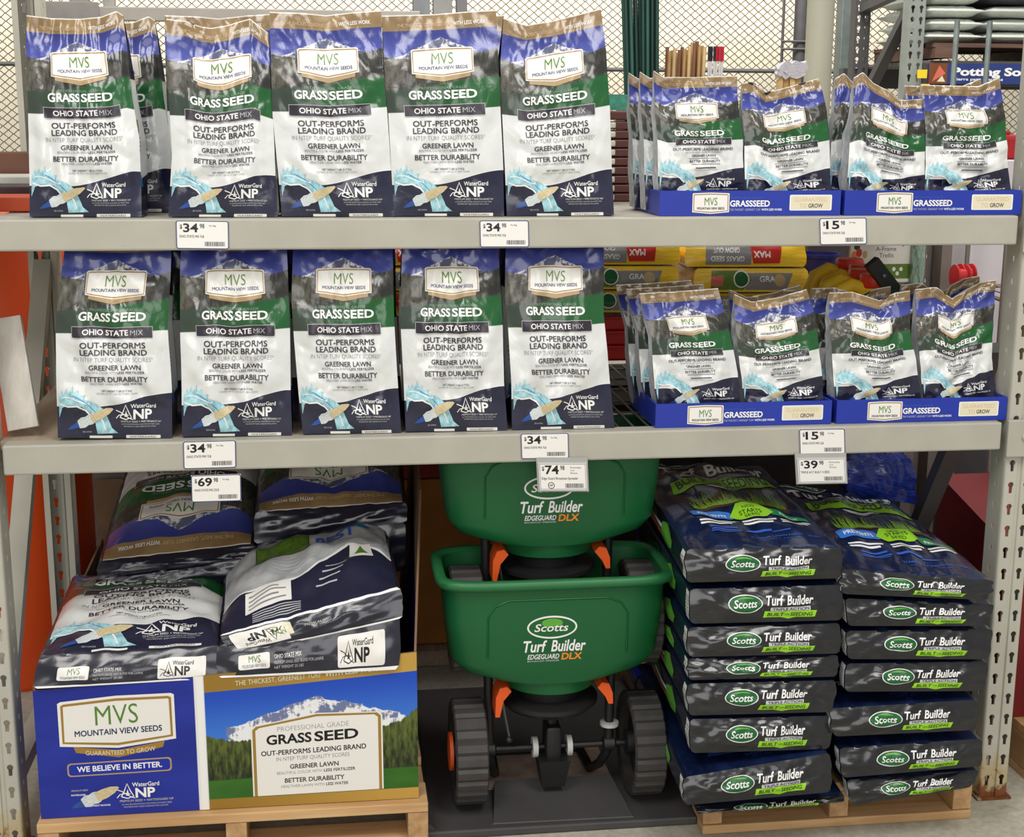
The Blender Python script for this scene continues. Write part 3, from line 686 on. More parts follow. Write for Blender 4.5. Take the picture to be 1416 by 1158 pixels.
def carton_art():
    a = Art(.80, .31)
    w = .405
    f = lambda x: .02+x/1.0*w   # left panel: x 0..1
    plate(a, .075, .345, .565, .865, .006, under=False, bow=.10, layer=2)
    a.poly([(.095, .545), (.10, .50), (.21, .445), (.325, .50), (.33, .545), (.21, .50)], 'gold', 1)
    a.text('MVS', .155, .265, .70, .145, 'mvsgreen', 6, bold=-.006); a.text('MOUNTAIN VIEW SEEDS', .10, .325, .625, .042, 'navytext', 6, bold=.018)
    a.text('GUARANTEED TO GROW', .125, .305, .478, .033, 'cream', 2, arch=-.012)
    a.rect(.075, .315, .345, .42, 'bronze', 1, .008); a.rect(.079, .325, .341, .41, 'royal', 2, .007); a.text('WE BELIEVE IN BETTER.', .10, .32, .35, .04, 'white', 3, bold=.024)
    seed(a, .08, .07, .205, .215, .12); a.text('PREMIUM SEED', .082, .125, .20, .012, 'white', 2, bold=.02); a.text('WATERGARD', .08, .118, .165, .012, 'white', 2, bold=.02); a.text('NUTRIENT PACKAGE', .125, .18, .075, .012, 'white', 2, bold=.02)
    np_logo(a, .205, .30, .12, .24, layer=2); a.text('PREMIUM SEED + WATERGARD NP', .205, .345, .095, .016, 'white', 2, bold=.02)
    a.text('2X WATER RETENTION COATING ON EVERY SEED', .21, .34, .07, .011, 'lightgray', 2); a.text('PROPRIETARY SEED SCIENCE FOR LAWNS', .215, .33, .05, .011, 'lightgray', 2)
    a.rect(.418, 0, .436, 1, 'white', 1)
    a.text('THE THICKEST, GREENEST TURF', .52, .745, .905, .035, 'cream', 2); a.text('WITH LESS WORK', .755, .905, .905, .037, 'white', 2, bold=.02)
    sign = lambda e: [(.555+e, .08), (.905-e, .08), (.905-e, .60-e), (.895-e, .625-e*1.5), (.73, .655-e*2), (.565+e, .60-e*1.5), (.555+e, .575-e)]
    a.poly(sign(0), 'paper', 1); a.poly(sign(.004), 'gold', 2); a.poly(sign(.012), 'paper', 3)
    a.text('PROFESSIONAL GRADE', .625, .815, .545, .034, 'gray', 4, bold=-.012); a.text('GRASS', .595, .715, .455, .066, 'black', 4, bold=.03); a.text('SEED', .722, .84, .455, .066, 'black', 4, bold=.03)
    a.text('OUT-PERFORMS LEADING BRAND', .58, .86, .375, .034, 'charcoal', 4, bold=.022); a.text('IN NTEP TURF QUALITY SCORES', .62, .815, .33, .027, 'gray', 4)
    a.text('GREENER LAWN', .655, .785, .268, .031, 'charcoal', 4, bold=.024); a.text('BEAUTIFUL COLOR WITH', .62, .74, .23, .02, 'gray', 4); a.text('LESS FERTILIZER', .745, .83, .23, .02, 'charcoal', 4, bold=.02)
    a.text('BETTER DURABILITY', .64, .80, .168, .031, 'charcoal', 4, bold=.024); a.text('HEALTHIER LAWN WITH', .63, .745, .13, .02, 'gray', 4); a.text('LESS WATER', .75, .81, .13, .02, 'charcoal', 4, bold=.02)
    return a
ART_CARTON = carton_art()
def hopper_art():
    a = Art(.472, .23)
    a.ell(.459, .585, .118, .118, 'white', 1, 36); a.ell(.459, .585, .110, .100, 'scottsgreen', 2, 36); a.ell(.459, .63, .05, .045, 'leafgreen', 3, 20); a.text('Scotts', .375, .535, .545, .075, 'white', 5, bold=.012, shear=.2)
    a.text('Turf', .325, .436, .335, .112, 'white', 1, bold=.02, shear=.2); a.text('Builder', .456, .620, .335, .112, 'white', 1, bold=.02, shear=.2)
    a.text('EDGEGUARD', .345, .495, .258, .048, 'white', 1, bold=.012, shear=.25); a.text('BROADCAST SPREADER', .345, .495, .230, .016, 'silver', 1); a.text('DLX', .505, .605, .246, .065, 'orange', 1, bold=.03, shear=.12)
    return a
ART_HOPPER = hopper_art()
def atX(px, py, Xp):
    d = ray(px, py); t = (Xp-CAM[0])/d[..., 0]; return CAM + d*t[..., None]
# ------------------------------------------------------------------ setting: floor, far wall
def floor_mat():
    m, nb, p = newmat('concrete'); x, y, z = nb.pos(); v = nb.vec(x, y, 0)
    n1 = nb.noise(v, 3, 6, .6); n2 = nb.noise(v, 60, 4, .6); n3 = nb.noise(v, 14, 3)
    c = nb.mix((n1*.6+n2*.4).st(.3, .7), lin(150, 146, 130), lin(192, 188, 172)); c = nb.mix(n3.st(.62, .75)*.5, c, lin(120, 112, 96))
    setp(p, c, .75, nb=nb, bump=(n2, .2, .003)); return m
o = MB().box((2.5, 6, -.05), (16, 20, .1)).build('floor', floor_mat()); tag(o, 'worn grey beige concrete floor under the racks', 'floor', kind='structure')
o = MB().box((3.2, 14.1, 1.9), (16, .2, 4.2)).build('wall_back', M('beige_wall', lin(226, 221, 206), .8, var=.05, scale=1.2)); tag(o, 'pale beige far wall behind the chain link fence', 'wall', kind='structure')

# ------------------------------------------------------------------ painted steel with rust at the foot
def steel(name, rgb, rust=True):
    if name in MATS: return MATS[name]
    m, nb, p = newmat(name); x, y, z = nb.pos(); v = nb.vec(x, y, z); n = nb.noise(v, 8, 5, .6); k = nb.noise(v, 34, 4, .65); s = nb.noise(v, 90, 3, .7)
    c = nb.mix(n.st(.3, .7), tuple(q*.9 for q in lin(*rgb)), lin(*rgb)); c = nb.mix(s.st(.72, .76)*.5, c, lin(70, 62, 54))
    if rust:
        h = (.085-z)*9+(k-.5)*2.2
        c = nb.mix(((.13-z)*9+(k-.5)*1.5).st(.0, .6)*.55, c, lin(176, 150, 80)); c = nb.mix(h.st(.25, .7), c, nb.mix(k.st(.3, .7), lin(70, 36, 18), lin(130, 76, 40)))
    setp(p, c, .45, spec=.4, nb=nb, bump=(n, .06, .002)); MATS[name] = m; return m
GREY = steel('beige_grey_paint', (188, 186, 172)); GREYB = steel('beige_grey_beam_paint', (178, 175, 162), False)
STEEL_SHADE = M('shaded_grey_steel', lin(84, 82, 80), .5, metal=0, var=.1); GALV = M('galvanised', lin(120, 130, 128), .45, metal=.3, var=.18, scale=14)
PITCHH = .0508
def keyhole(r=.0066):
    P = [(r*math.cos(math.radians(a)), r*math.sin(math.radians(a))) for a in range(-50, 231, 20)]
    return P + [(-.0036, -.020), (.0036, -.020)]
def plate_cell(mb, x0, x1, z0, z1, hole, y, depth, m=0):
    """a flat rectangle with a hole, its rim carried back by depth"""
    n = len(hole); cx = sum(p[0] for p in hole)/n; cz = sum(p[1] for p in hole)/n; out = []
    for hx, hz in hole:
        dx, dz = hx-cx, hz-cz; t = 1e9
        if abs(dx) > 1e-9: t = min(t, ((x1 if dx > 0 else x0)-cx)/dx)
        if abs(dz) > 1e-9: t = min(t, ((z1 if dz > 0 else z0)-cz)/dz)
        out.append((cx+dx*t, cz+dz*t))
    for k, (a, b) in enumerate(((x0, z0), (x1, z0), (x1, z1), (x0, z1))):   # snap the nearest point to each corner
        i = min(range(n), key=lambda q: (out[q][0]-a)**2+(out[q][1]-b)**2); out[i] = (a, b)
    V = [(p[0], y, p[1]) for p in out]+[(p[0], y, p[1]) for p in hole]+[(p[0], y+depth, p[1]) for p in hole]
    Fs = []
    for i in range(n):
        j = (i+1) % n; Fs += [(i, j, n+j, n+i), (n+i, n+j, 2*n+j, 2*n+i)]
    mb.add(V, Fs, m)
def upright_mesh(h=2.60):
    """perforated upright: two keyhole columns with a groove between, slotted flanges; centre of the columns at x=0, front at y=0"""
    mb = MB(); n = int(h/PITCHH); kh = keyhole()
    for i in range(n):
        z0, z1 = (i+.5)*PITCHH, (i+1.5)*PITCHH; zc = (i+1)*PITCHH
        for cx, x0, x1 in ((-.01815, -.0310, -.0060), (.01815, .0060, .0310)):
            plate_cell(mb, x0, x1, z0, z1, [(cx+a, zc+.004+b) for a, b in kh], 0, .003)
    H = (n+.5)*PITCHH
    pr = lambda pts: mb.add([(x, y, z) for z in (0, H) for x, y in pts], [(i, i+1, len(pts)+i+1, len(pts)+i) for i in range(len(pts)-1)])
    mb.add([(-.031, 0, 0), (-.006, 0, 0), (-.006, 0, PITCHH/2), (-.031, 0, PITCHH/2)], [(0, 1, 2, 3)]); mb.add([(.006, 0, 0), (.031, 0, 0), (.031, 0, PITCHH/2), (.006, 0, PITCHH/2)], [(0, 1, 2, 3)])
    pr([(-.006, 0), (-.004, .005), (.004, .005), (.006, 0)])
    for s in (-1, 1):
        pr([(s*.031, 0), (s*.0330, .0012), (s*.0345, .004), (s*.0348, .012)])
        for i in range(n):   # flange with a rectangular slot
            z0, z1 = (i+.5)*PITCHH, (i+1.5)*PITCHH; zc = (i+1)*PITCHH
            c2 = MB(); plate_cell(c2, .012, .070, z0, z1, [(.036, zc-.006), (.043, zc-.006), (.043, zc+.006), (.036, zc+.006)], 0, .002)
            mb.add([(s*(.0348-y), x, z) for x, y, z in c2.v], c2.f)
        mb.add([(s*.0348, .012, 0), (s*.0348, .070, 0), (s*.0348, .070, PITCHH/2), (s*.0348, .012, PITCHH/2)], [(0, 1, 2, 3)])
        pr([(s*.0348, .070), (s*.0348, .072), (s*.020, .072)])
    mb.box((0, .035, .003), (.085, .085, .006))
    return mb
rack = empty('storage_rack', (1.11, .42, 0)); tag(rack, 'beige grey steel storage rack holding the seed sacks on two shelves', 'rack')
def inrack(o):
    o.parent = rack; o.matrix_parent_inverse = Matrix.Translation((-1.11, -.42, 0)); return o
UPX = (-.01815, 2.2222); RD = .86
up = upright_mesh().build('upright', GREY, smooth=40)
ups = [up]+[up.copy() for _ in range(2)]+[None]
for o_, (x, y, rz) in zip(ups, ((UPX[0], 0, 0), (UPX[1], 0, 0), (UPX[0], RD, PI), (UPX[1], RD, PI))):
    if o_ is not None and o_ is not up: COL.objects.link(o_)
    if x > 1 and y > .4:   # the right rear post stops just above the top shelf
        mbs = upright_mesh(1.50); o_ = mbs.build('upright', GREY, smooth=40)
    o_.location = (x, y, 0); o_.rotation_euler = (0, 0, rz); inrack(o_)
def rpart(mb, name, mat, smooth=None): return inrack(mb.build(name, mat, smooth=smooth))
ZT, ZM, BH = 1.3668, .9126, .0625
for zt in (ZT, ZM):
    for y in (.014, RD-.014):
        fr = y < .4; b = rpart(MB().box((1.1, y, zt-BH/2), (2.135, .048, BH), bev=.004), 'beam', GREYB)
        for s, x in ((-1, UPX[0]), (1, UPX[1])):   # end connectors hooked into the upright, each with its bolt
            mb = MB().box((x-s*.012, -.0095 if fr else RD+.0095, zt-BH/2-.006), (.060, .012, BH+.022), bev=.003)
            mb.lathe((x-s*.002, -.0155 if fr else RD+.0155, zt-BH/2-.002), [(.0085, .0), (.0085, -.003 if fr else .003), (.005, -.006 if fr else .006)], 12, axis='Y')
            br = mb.build('connector', GREYB); br.parent = b
            br.matrix_parent_inverse = Matrix.Identity(4)
def bracepair(x, segs):
    for a, b in segs: rpart(MB().bar((x, a[0], a[1]), (x, b[0], b[1]), .034, .042, up=(1, 0, 0)), 'brace', GREY if x < 1 else STEEL_SHADE)  # right braces darker: their shade is painted into the colour
bracepair(UPX[0], (((.80, 1.20), (.10, .34)), ((.10, .14), (.80, .14))))
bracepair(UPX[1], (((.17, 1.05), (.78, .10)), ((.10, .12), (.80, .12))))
BOARD = wood('deck_board', lin(150, 128, 108), lin(182, 164, 142), 1); BOARDT = wood('deck_board_pale', lin(168, 160, 146), lin(196, 190, 176), 1)
rpart(MB().box((1.1, .43, ZT-.010), (2.14, .79, .0185)), 'deck', BOARDT)
rpart(MB().box((.66, .43, ZM-.010), (1.28, .79, .0185)), 'deck', BOARD)
wd = MB()
for i in range(26): wd.tube([(1.315+i*.034, .045, ZM-.006), (1.315+i*.034, .82, ZM-.006)], .0026, 6)
for i in range(6): wd.tube([(1.305, .07+i*.145, ZM-.011), (2.172, .07+i*.145, ZM-.011)], .003, 6)
for i in range(3): wd.box((1.52+i*.28, .43, ZM-.026), (.03, .79, .025))
rpart(wd, 'wire_deck', M('zinc_wire', lin(120, 116, 108), .4, .6))

# ------------------------------------------------------------------ background seen over the top shelf
fence = empty('chain_link_fence', (2.8, 12.5, 0)); tag(fence, 'tall chain link fence with grey rails in front of the pale wall', 'fence')
fi = Matrix.Translation((-2.8, -12.5, 0))
def fpart(mb, name, mat, **k): o = mb.build(name, mat, fence, **k); o.matrix_parent_inverse = fi; return o
wires = MB(); cw, chh = .050, .080
for i in range(int(12.4/cw)):
    x = -3.3+i*cw; s = 1; pts = []
    for k in range(int(2.6/chh*2)+1): pts.append((x+(1 if i % 2 else -1)*cw*.46*(1 if k % 2 else -1), 12.5+.006*(1 if (k % 2) else -1), .55+k*chh/2))
    wires.tube(pts, .0085, 3, cap=False)
fpart(wires, 'wire_mesh', M('fence_wire', lin(92, 82, 66), .5, .2))
FD = M('fence_post_grey', lin(66, 66, 70), .5, .2)
for z in (2.05, 3.05): fpart(MB().tube([(-3.4, 12.47, z), (9.1, 12.47, z)], .022, 8), 'rail', FD)
for x in (5.83,): fpart(MB().tube([(x, 12.44, 0), (x, 12.44, 3.1)], .072, 12), 'post', FD, smooth=50)
for x in (5.64, 5.98): fpart(MB().tube([(x, 12.45, 0), (x, 12.45, 3.1)], .016, 6), 'tension_bar', FD)
for z in (2.28, 2.36, 1.76): fpart(MB().tube([(5.60, 12.36, z), (6.02, 12.36, z)], .014, 6), 'clamp', FD)

o = MB().tube([(4.5, 8, 0), (4.5, 8, 3.0)], .105, 24).build('round_column', M('cream_paint', lin(206, 204, 184), .6, var=.06, scale=4, stretch=(1, 1, .3)), smooth=50); tag(o, 'pale cream round column in front of the chain link fence', 'column')
o = MB().box((3.62, 5.05, 1.5), (.085, .10, 3.0), bev=.006).build('square_post', GALV); tag(o, 'mottled galvanised square post beside the cream column', 'post')
# plain grey rack high on the left
fr = empty('far_rack', (.4, 4, 0)); tag(fr, 'grey steel rack beam and posts behind the top row of sacks', 'rack'); fri = Matrix.Translation((-.4, -4, 0))
def frp(mb, nm, mat, **k): o = mb.build(nm, mat, fr, **k); o.matrix_parent_inverse = fri; return o
FG = M('faded_grey_paint', lin(150, 146, 138), .55, var=.08)
frp(MB().box((.32, 3.97, 2.012), (1.66, .05, .062), bev=.005), 'beam', FG); frp(MB().box((-.43, 3.93, 2.018), (.25, .02, .085), bev=.004), 'bracket', M('bracket_grey', lin(128, 126, 122), .5))
for x, w, c in ((-.62, .07, (104, 100, 96)), (-.40, .08, (140, 136, 126)), (-.27, .05, (150, 148, 140)), (1.16, .08, (110, 114, 118)), (1.26, .09, (126, 126, 124)), (1.35, .05, (100, 100, 104))):
    frp(MB().box((x, 4.03, 1.35), (w, .06, 2.7), bev=.004), 'post', M('post_%d' % c[0], lin(*c), .55))
# rack with bagged soil, sign, pallet
sr = empty('soil_rack', (3.36, 3.5, 0)); tag(sr, 'dark perforated rack frame with a diagonal brace at upper right', 'rack'); sri = Matrix.Translation((-3.36, -3.5, 0))
def srp(mb, nm, mat, **k): o = mb.build(nm, mat, sr, **k); o.matrix_parent_inverse = sri; return o
PG = M('pale_green_grey_paint', lin(136, 142, 136), .5, var=.1); PD = M('dark_rack_paint', lin(74, 72, 74), .5, var=.1)
YR = float(atX(1192, 50, 3.385)[1])
for x, y, mt in ((3.385, 3.5, PG), (3.385, YR, PD)):
    mb = MB(); kh = keyhole(.008)
    for i in range(48):
        z0 = i*PITCHH; plate_cell(mb, -.040, 0, z0, z0+PITCHH, [(-.02+a*1.2, z0+.028+b*1.2) for a, b in kh], 0, .004); plate_cell(mb, 0, .040, z0, z0+PITCHH, [(.02+a*1.2, z0+.028+b*1.2) for a, b in kh], 0, .004)
    for s in (-1, 1): mb.add([(s*.04, 0, 0), (s*.04, .07, 0), (s*.04, .07, 48*PITCHH), (s*.04, 0, 48*PITCHH)], [(0, 1, 2, 3)])
    mb.v = [(a+x, b+y, c) for a, b, c in mb.v]; srp(mb, 'upright', mt)
srp(MB().bar((3.385, 3.56, 2.08), (3.385, YR-.01, 1.60), .04, .05, up=(1, 0, 0)), 'brace', PD); srp(MB().bar((3.385, 3.56, 2.16), (3.385, YR-.01, 2.10), .04, .05, up=(1, 0, 0)), 'brace', PD)
srp(MB().box((4.2, 4.35, 1.765), (1.7, .06, .10)), 'beam', PD); srp(MB().box((4.26, 3.53, 1.765), (1.66, .05, .10)), 'beam', PD); srp(MB().box((4.26, 3.94, 1.822), (1.66, .80, .012)), 'deck', M('mesh_grey', lin(120, 116, 112), .6))
a = Art(.80, .092)
a.text('Potting Soil', .14, .60, .42, .36, 'white', 2, bold=.04); a.text('Tierra para macetas', .145, .45, .17, .13, 'white', 2, bold=.02)
a.rect(0, 0, .11, 1, 'brownink', 1); a.poly([(.02, .1), (.06, .9), (.10, .5)], 'pinkred', 2); a.poly([(.05, .1), (.10, .1), (.08, .4)], 'cream', 2)
SG = M('sign_blue', lin(36, 56, 120), .5, var=.04)
o = warped_box('shelf_sign', lambda q: np.array([3.45, 3.478, 1.722])+q*np.array([.80, .006, .092]), (2, 1, 1), {'*': SG}, {'front': a}, eps=.001); tag(o, 'long blue potting soil sign with white lettering on the rack beam', 'sign')
o = MB().box((3.415, 3.47, 1.765), (.045, .006, .038)).build('price_card', M('yellow_card', lin(232, 200, 40), .5)); tag(o, 'small yellow price card beside the blue soil sign', 'price card')
o = MB().box((3.425, 3.45, 1.70), (.04, .006, .04)).build('price_card', MATS['yellow_card']); tag(o, 'small yellow price card hanging below the blue soil sign', 'price card'); 
PW = wood('old_pallet_wood', lin(82, 58, 48), lin(120, 92, 78), 0)
pl = empty('pallet', (4.1, 3.85, 1.83)); tag(pl, 'dark wooden pallet under the white bags on the soil rack', 'pallet')
for k in range(3): MB().box((0, -.32+.32*k, .065), (1.26, .10, .018)).build('board', PW, pl)
for k in range(3): MB().box((-.58+.58*k, 0, .032), (.09, .74, .05)).build('stringer', PW, pl)
def soft_sack(name, x0, x1, y0, y1, z0, z1, mat, seed, bulge=.02, n=(18, 12, 5), tilt=0):
    f = field(seed); cr = creases(seed+1, 8, (y1-y0)/(x1-x0), .004, .03, False); c0 = np.array([x0, y0, z0]); d = np.array([x1-x0, y1-y0, z1-z0])
    def fm(q):
        a, b, c = q[:, 0], q[:, 1], q[:, 2]; ea = 1-np.abs(2*a-1)**5; eb = 1-np.abs(2*b-1)**5; th = np.clip(ea*eb, .0, 1)**.25
        zc = .5+(c-.5)*(.30+.70*th)
        P = c0+np.stack([a, b, zc], 1)*d
        P[:, 0] += (np.abs(2*c-1)**2-.6)*(np.abs(2*a-1)**6)*np.sign(.5-a)*.02; P[:, 1] += (np.abs(2*c-1)**2-.6)*(np.abs(2*b-1)**6)*np.sign(.5-b)*.02
        P[:, 2] += (f(a, b)*.003+cr(a, b)*.3)*(2*c-1)*th + tilt*(a-.5)
        return P
    o = warped_box(name, fm, n, {'*': mat}, step=0); return o
WH = film_plain('film_white_soil', (206, 212, 204), (234, 238, 230), .35); DKB = film_plain('film_dark_soil', (44, 44, 56), (70, 70, 84), .35)
zz = 1.9075; words = ('bottom', 'second', 'third', 'fourth', 'fifth')
for k in range(5):
    o = soft_sack('soil_bag', 3.445+.01*(k % 2), 3.69, 3.5, 4.1, zz, zz+.052, WH, 50+k); tag(o, 'white soil bag, %s layer of the narrow left stack on the dark pallet' % words[k], 'bag', 'white soil bags on the pallet')
    o = soft_sack('soil_bag', 3.725, 4.45, 3.47+.01*(k % 2), 4.1, zz, zz+.052, WH if k < 3 else DKB if k == 3 else WH, 70+k); tag(o, '%s soil bag, %s layer of the wide right stack on the dark pallet' % ('dark' if k == 3 else 'white', words[k]), 'bag', 'white soil bags on the pallet')
    zz += .0575
ct = empty('hand_cart', (3.4, 3.2, 0)); tag(ct, 'two tall grey cart posts standing in front of the blue soil sign', 'cart')
for x in (.045, .195): MB().tube([(x, 0, .12), (x, 0, 1.985)], .012, 10).build('post', GALV, ct, smooth=50)
MB().box((.12, .12, .13), (.3, .24, .04), bev=.01).build('platform', GALV, ct); MB().bar((.195, .0, 1.97), (.26, .12, 1.90), .01, .012).build('brace', GALV, ct)
for x, y in ((0, .03), (.24, .03), (0, .21), (.24, .21)): MB().lathe((x, y, .055), [(.055, -.015), (.055, .015)], 16, axis='X').build('wheel', M('rubber', lin(30, 30, 30), .7), ct)
# ------------------------------------------------------------------ standing sacks
def poly_interp(pts, t):
    P = np.array(pts, float); d = np.r_[0, np.cumsum(np.hypot(*np.diff(P, axis=0).T))]; d /= d[-1]
    return np.stack([np.interp(t, d, P[:, 0]), np.interp(t, d, P[:, 1])], -1)
def pouch(name, label, cat, group, L, R, T, B, y0, D, sd, art, side=FILM_SIDE, amp=1., bulge=.018, lean=1., behind=False, gus=.018, front=FILM_FRONT):
    """standing gusseted sack: its front outline L (foot to top), R, T (left to right), B unprojected to its own depth"""
    fw, bw = field(sd), field(sd+500); H = abs(atY(*L[-1], y0)[2]-atY(*L[0], y0)[2]); Wd = abs(atY(*R[0], y0)[0]-atY(*L[0], y0)[0])
    cr = creases(sd+7, 26, H/Wd, .0046*amp*Wd/.26, .022); cr2 = creases(sd+8, 14, H/Wd, .004*amp, .04); fine = field(sd+90, 9, 6, 16)
    l0, l1, r0, r1 = (np.array(q, float) for q in (L[0], L[-1], R[0], R[-1]))
    foot = atY((l0[0]+r0[0])/2, (l0[1]+r0[1])/2, y0)
    def fm(q):
        a, b, c = q[:, 0], q[:, 1], q[:, 2]
        l, r, t, bt = poly_interp(L, c), poly_interp(R, c), poly_interp(T, a), poly_interp(B, a); A, Cc = a[:, None], c[:, None]
        px = (1-A)*l+A*r+(1-Cc)*bt+Cc*t-((1-A)*(1-Cc)*l0+A*(1-Cc)*r0+(1-A)*Cc*l1+A*Cc*r1)
        ed = 1-np.abs(2*a-1)**3
        yf = y0+lean*D*.5*c**2.2-bulge*np.sin(PI*np.clip(c*1.02, 0, 1)**.8)*ed
        P = atY(px[:, 0], px[:, 1], yf)
        th = D*(1-c**2.4)+.004+bulge*.6*np.sin(PI*c)*ed
        wf = (fw(a, c)*.012*amp*Wd/.26+cr(a, c)+fine(a, c)*.0022*amp)*np.clip(c*6, 0, 1); wb = (bw(a, c)*.01*amp+cr2(a, c))*np.clip(c*6, 0, 1)
        P[:, 1] += b*th + wf*(1-b)*(.35+.65*ed) + wb*b*np.clip((1-c)*6, 0, 1)
        e = np.abs(2*a-1)**10*np.sign(.5-a); P[:, 0] += e*np.sin(PI*b)*(gus*np.clip(c*4, 0, 1)+.004*np.sin(11*c+sd))*np.clip(th/D, 0, 1)
        return P-foot
    o = warped_box(name, fm, (56, 6, 90), {'front': front, 'back': FILM_NAVY, 'left': side, 'right': side, 'top': FILM_CLEAR, 'bottom': FILM_NAVY}, {'front': art})
    zmin = min(v.co.z for v in o.data.vertices)+foot[2]; shelf = (ZT if foot[2] > 1.2 else ZM)+(.0012 if D > .08 else .0062)
    foot[2] += shelf-zmin; o.location = foot; return tag(o, label, cat, group)
G1 = 'tall grass seed sacks on the top shelf'; G2 = 'tall grass seed sacks on the middle shelf'
big = [
 ('tall grass seed sack at the left end of the top shelf, top right corner peaked',
  [(41, 301), (41, 255), (40, 200), (38, 130), (36, 60), (37, 22)], [(196, 301), (195, 257), (193, 194), (183, 136), (175, 60), (170, 22)], [(37, 22), (70, 26), (110, 27), (140, 24), (161, 16), (170, 22)], [(41, 301), (196, 301)]),
 ('tall grass seed sack with a slumped wavy top edge, second on the top shelf',
  [(233, 301), (238, 212), (234, 145), (231, 91), (230, 27)], [(384, 301), (381, 242), (377, 145), (374, 80), (371, 47)], [(230, 27), (257, 30), (278, 38), (293, 40), (314, 36), (333, 30), (346, 27), (371, 47)], [(233, 301), (384, 301)]),
 ('tall grass seed sack in the middle of the five fronting the top shelf',
  [(390, 301), (384, 234), (377, 162), (375, 101), (373, 18)], [(545, 301), (541, 234), (535, 151), (530, 108), (527, 16)], [(373, 18), (422, 20), (451, 23), (494, 18), (527, 16)], [(390, 301), (545, 301)]),
 ('smooth tall grass seed sack with a straight top edge, fourth on the top shelf',
  [(545, 301), (541, 234), (537, 162), (532, 108), (528, 24)], [(697, 301), (696, 234), (692, 151), (690, 108), (686, 16)], [(528, 24), (600, 22), (650, 18), (686, 16)], [(545, 301), (697, 301)]),
 ('tall grass seed sack with notched top, last of the tall ones on the top shelf',
  [(701, 301), (698, 234), (694, 151), (692, 90), (696, 27)], [(849, 300), (846, 234), (843, 144), (838, 72), (831, 14)], [(696, 27), (728, 37), (764, 31), (800, 22), (831, 14)], [(701, 301), (849, 300)]),
]
for i, (lb, L, R, T, B) in enumerate(big):
    pouch('seed_sack', lb, 'seed sack', G1, L, R, T, B, .022+(.012 if i == 0 else 0), .105, 11+i*3, ART_SACK, amp=(.9, .9, .75, .55, .8)[i])
mid = [
 ('glossy tall grass seed sack at the left end of the middle shelf',
  [(80, 607), (78, 524), (77, 452), (81, 404), (86, 369), (92, 326)], [(238, 607), (238, 542), (232, 455), (236, 380), (238, 326)], [(92, 326), (165, 329), (238, 326)], [(80, 607), (238, 607)]),
 ('tall grass seed sack right above the left price tag of the middle beam',
  [(252, 606), (251, 524), (249, 452), (249, 380), (251, 325)], [(404, 604), (402, 542), (401, 455), (398, 380), (396, 325)], [(251, 325), (325, 328), (396, 325)], [(252, 606), (404, 604)]),
 ('tall grass seed sack central among the five fronting the middle shelf',
  [(419, 602), (413, 547), (407, 476), (403, 417), (405, 352), (407, 324)], [(555, 600), (549, 515), (545, 443), (543, 349), (542, 324)], [(407, 324), (480, 326), (542, 324)], [(419, 602), (555, 600)]),
 ('tall grass seed sack fourth from the left end of the middle shelf',
  [(561, 599), (559, 547), (554, 450), (555, 380), (557, 323)], [(702, 597), (697, 531), (695, 443), (691, 380), (688, 323)], [(557, 323), (620, 325), (688, 323)], [(561, 599), (702, 597)]),
 ('tall grass seed sack on the middle shelf next to the red crates behind',
  [(708, 597), (707, 531), (702, 443), (698, 411), (699, 359), (700, 322)], [(850, 594), (842, 515), (835, 437), (835, 352), (834, 322)], [(700, 322), (770, 324), (834, 322)], [(708, 597), (850, 594)]),
]
for i, (lb, L, R, T, B) in enumerate(mid):
    pouch('seed_sack', lb, 'seed sack', G2, L, R, T, B, .022, .105, 41+i*3, ART_SACK, amp=1.05)
# sacks standing right behind the front ones, seen in slivers
def behind(src, dx, dy, label, group):
    o = src.copy(); COL.objects.link(o); o.location = Vector(src.location)+Vector((dx, dy, 0)); o['label'] = label; o['group'] = group; return o
tops = [o for o in COL.objects if o.get('group') == G1]; mids = [o for o in COL.objects if o.get('group') == G2]
behind(tops[0], .045, .15, 'tall grass seed sack behind the leftmost one of the top shelf, right edge showing', G1)
behind(tops[2], -.222, .15, 'tall grass seed sack behind the second one of the top shelf, top corner showing', G1)
behind(tops[3], .035, .15, 'tall grass seed sack behind the fourth one of the top shelf, gold sliver showing', G1)
for i, lb in enumerate(('leftmost', 'second', 'third', 'fourth', 'rightmost')):
    behind(mids[i], .012 if i < 4 else .006, .145, 'shaded tall grass seed sack behind the %s front sack of the middle shelf' % lb, G2)

# ------------------------------------------------------------------ small pouches in their blue trays
BLUE = M('tray_blue', lin(30, 52, 160), .42, var=.06, scale=3); BLUEIN = M('tray_inside', lin(44, 62, 150), .55, var=.05)
def tray(label, px0, px1, ytop, ybot0, ybot1, Y, z):
    a = atY(px0, ybot0, Y); b = atY(px1, ybot1, Y); w = b[0]-a[0]; rz = math.atan2(0, 1); D = .262; h = .052
    t = empty('display_tray', (a[0], Y, z)); tag(t, label, 'display tray', 'blue display trays of small pouches')
    warped_box('front_panel', lambda q: q*np.array([w, .005, h]), (2, 1, 1), {'*': BLUE}, {'front': ART_TRAY}, t, eps=.0004, step=.0001)
    MB().hexa([(0, .005, 0), (.005, .005, 0), (.005, D, 0), (0, D, 0), (0, .005, h), (.005, .005, h), (.005, D, h*.95), (0, D, h*.95)]).build('side_panel', BLUE, t)
    MB().hexa([(w-.005, .005, 0), (w, .005, 0), (w, D, 0), (w-.005, D, 0), (w-.005, .005, h), (w, .005, h), (w, D, h*.95), (w-.005, D, h*.95)]).build('side_panel', BLUE, t)
    MB().box((w/2, D-.0025, h/2), (w-.01, .005, h)).build('back_panel', BLUEIN, t); MB().box((w/2, D/2, .002), (w-.011, D-.011, .004)).build('base_panel', BLUEIN, t)
    return t
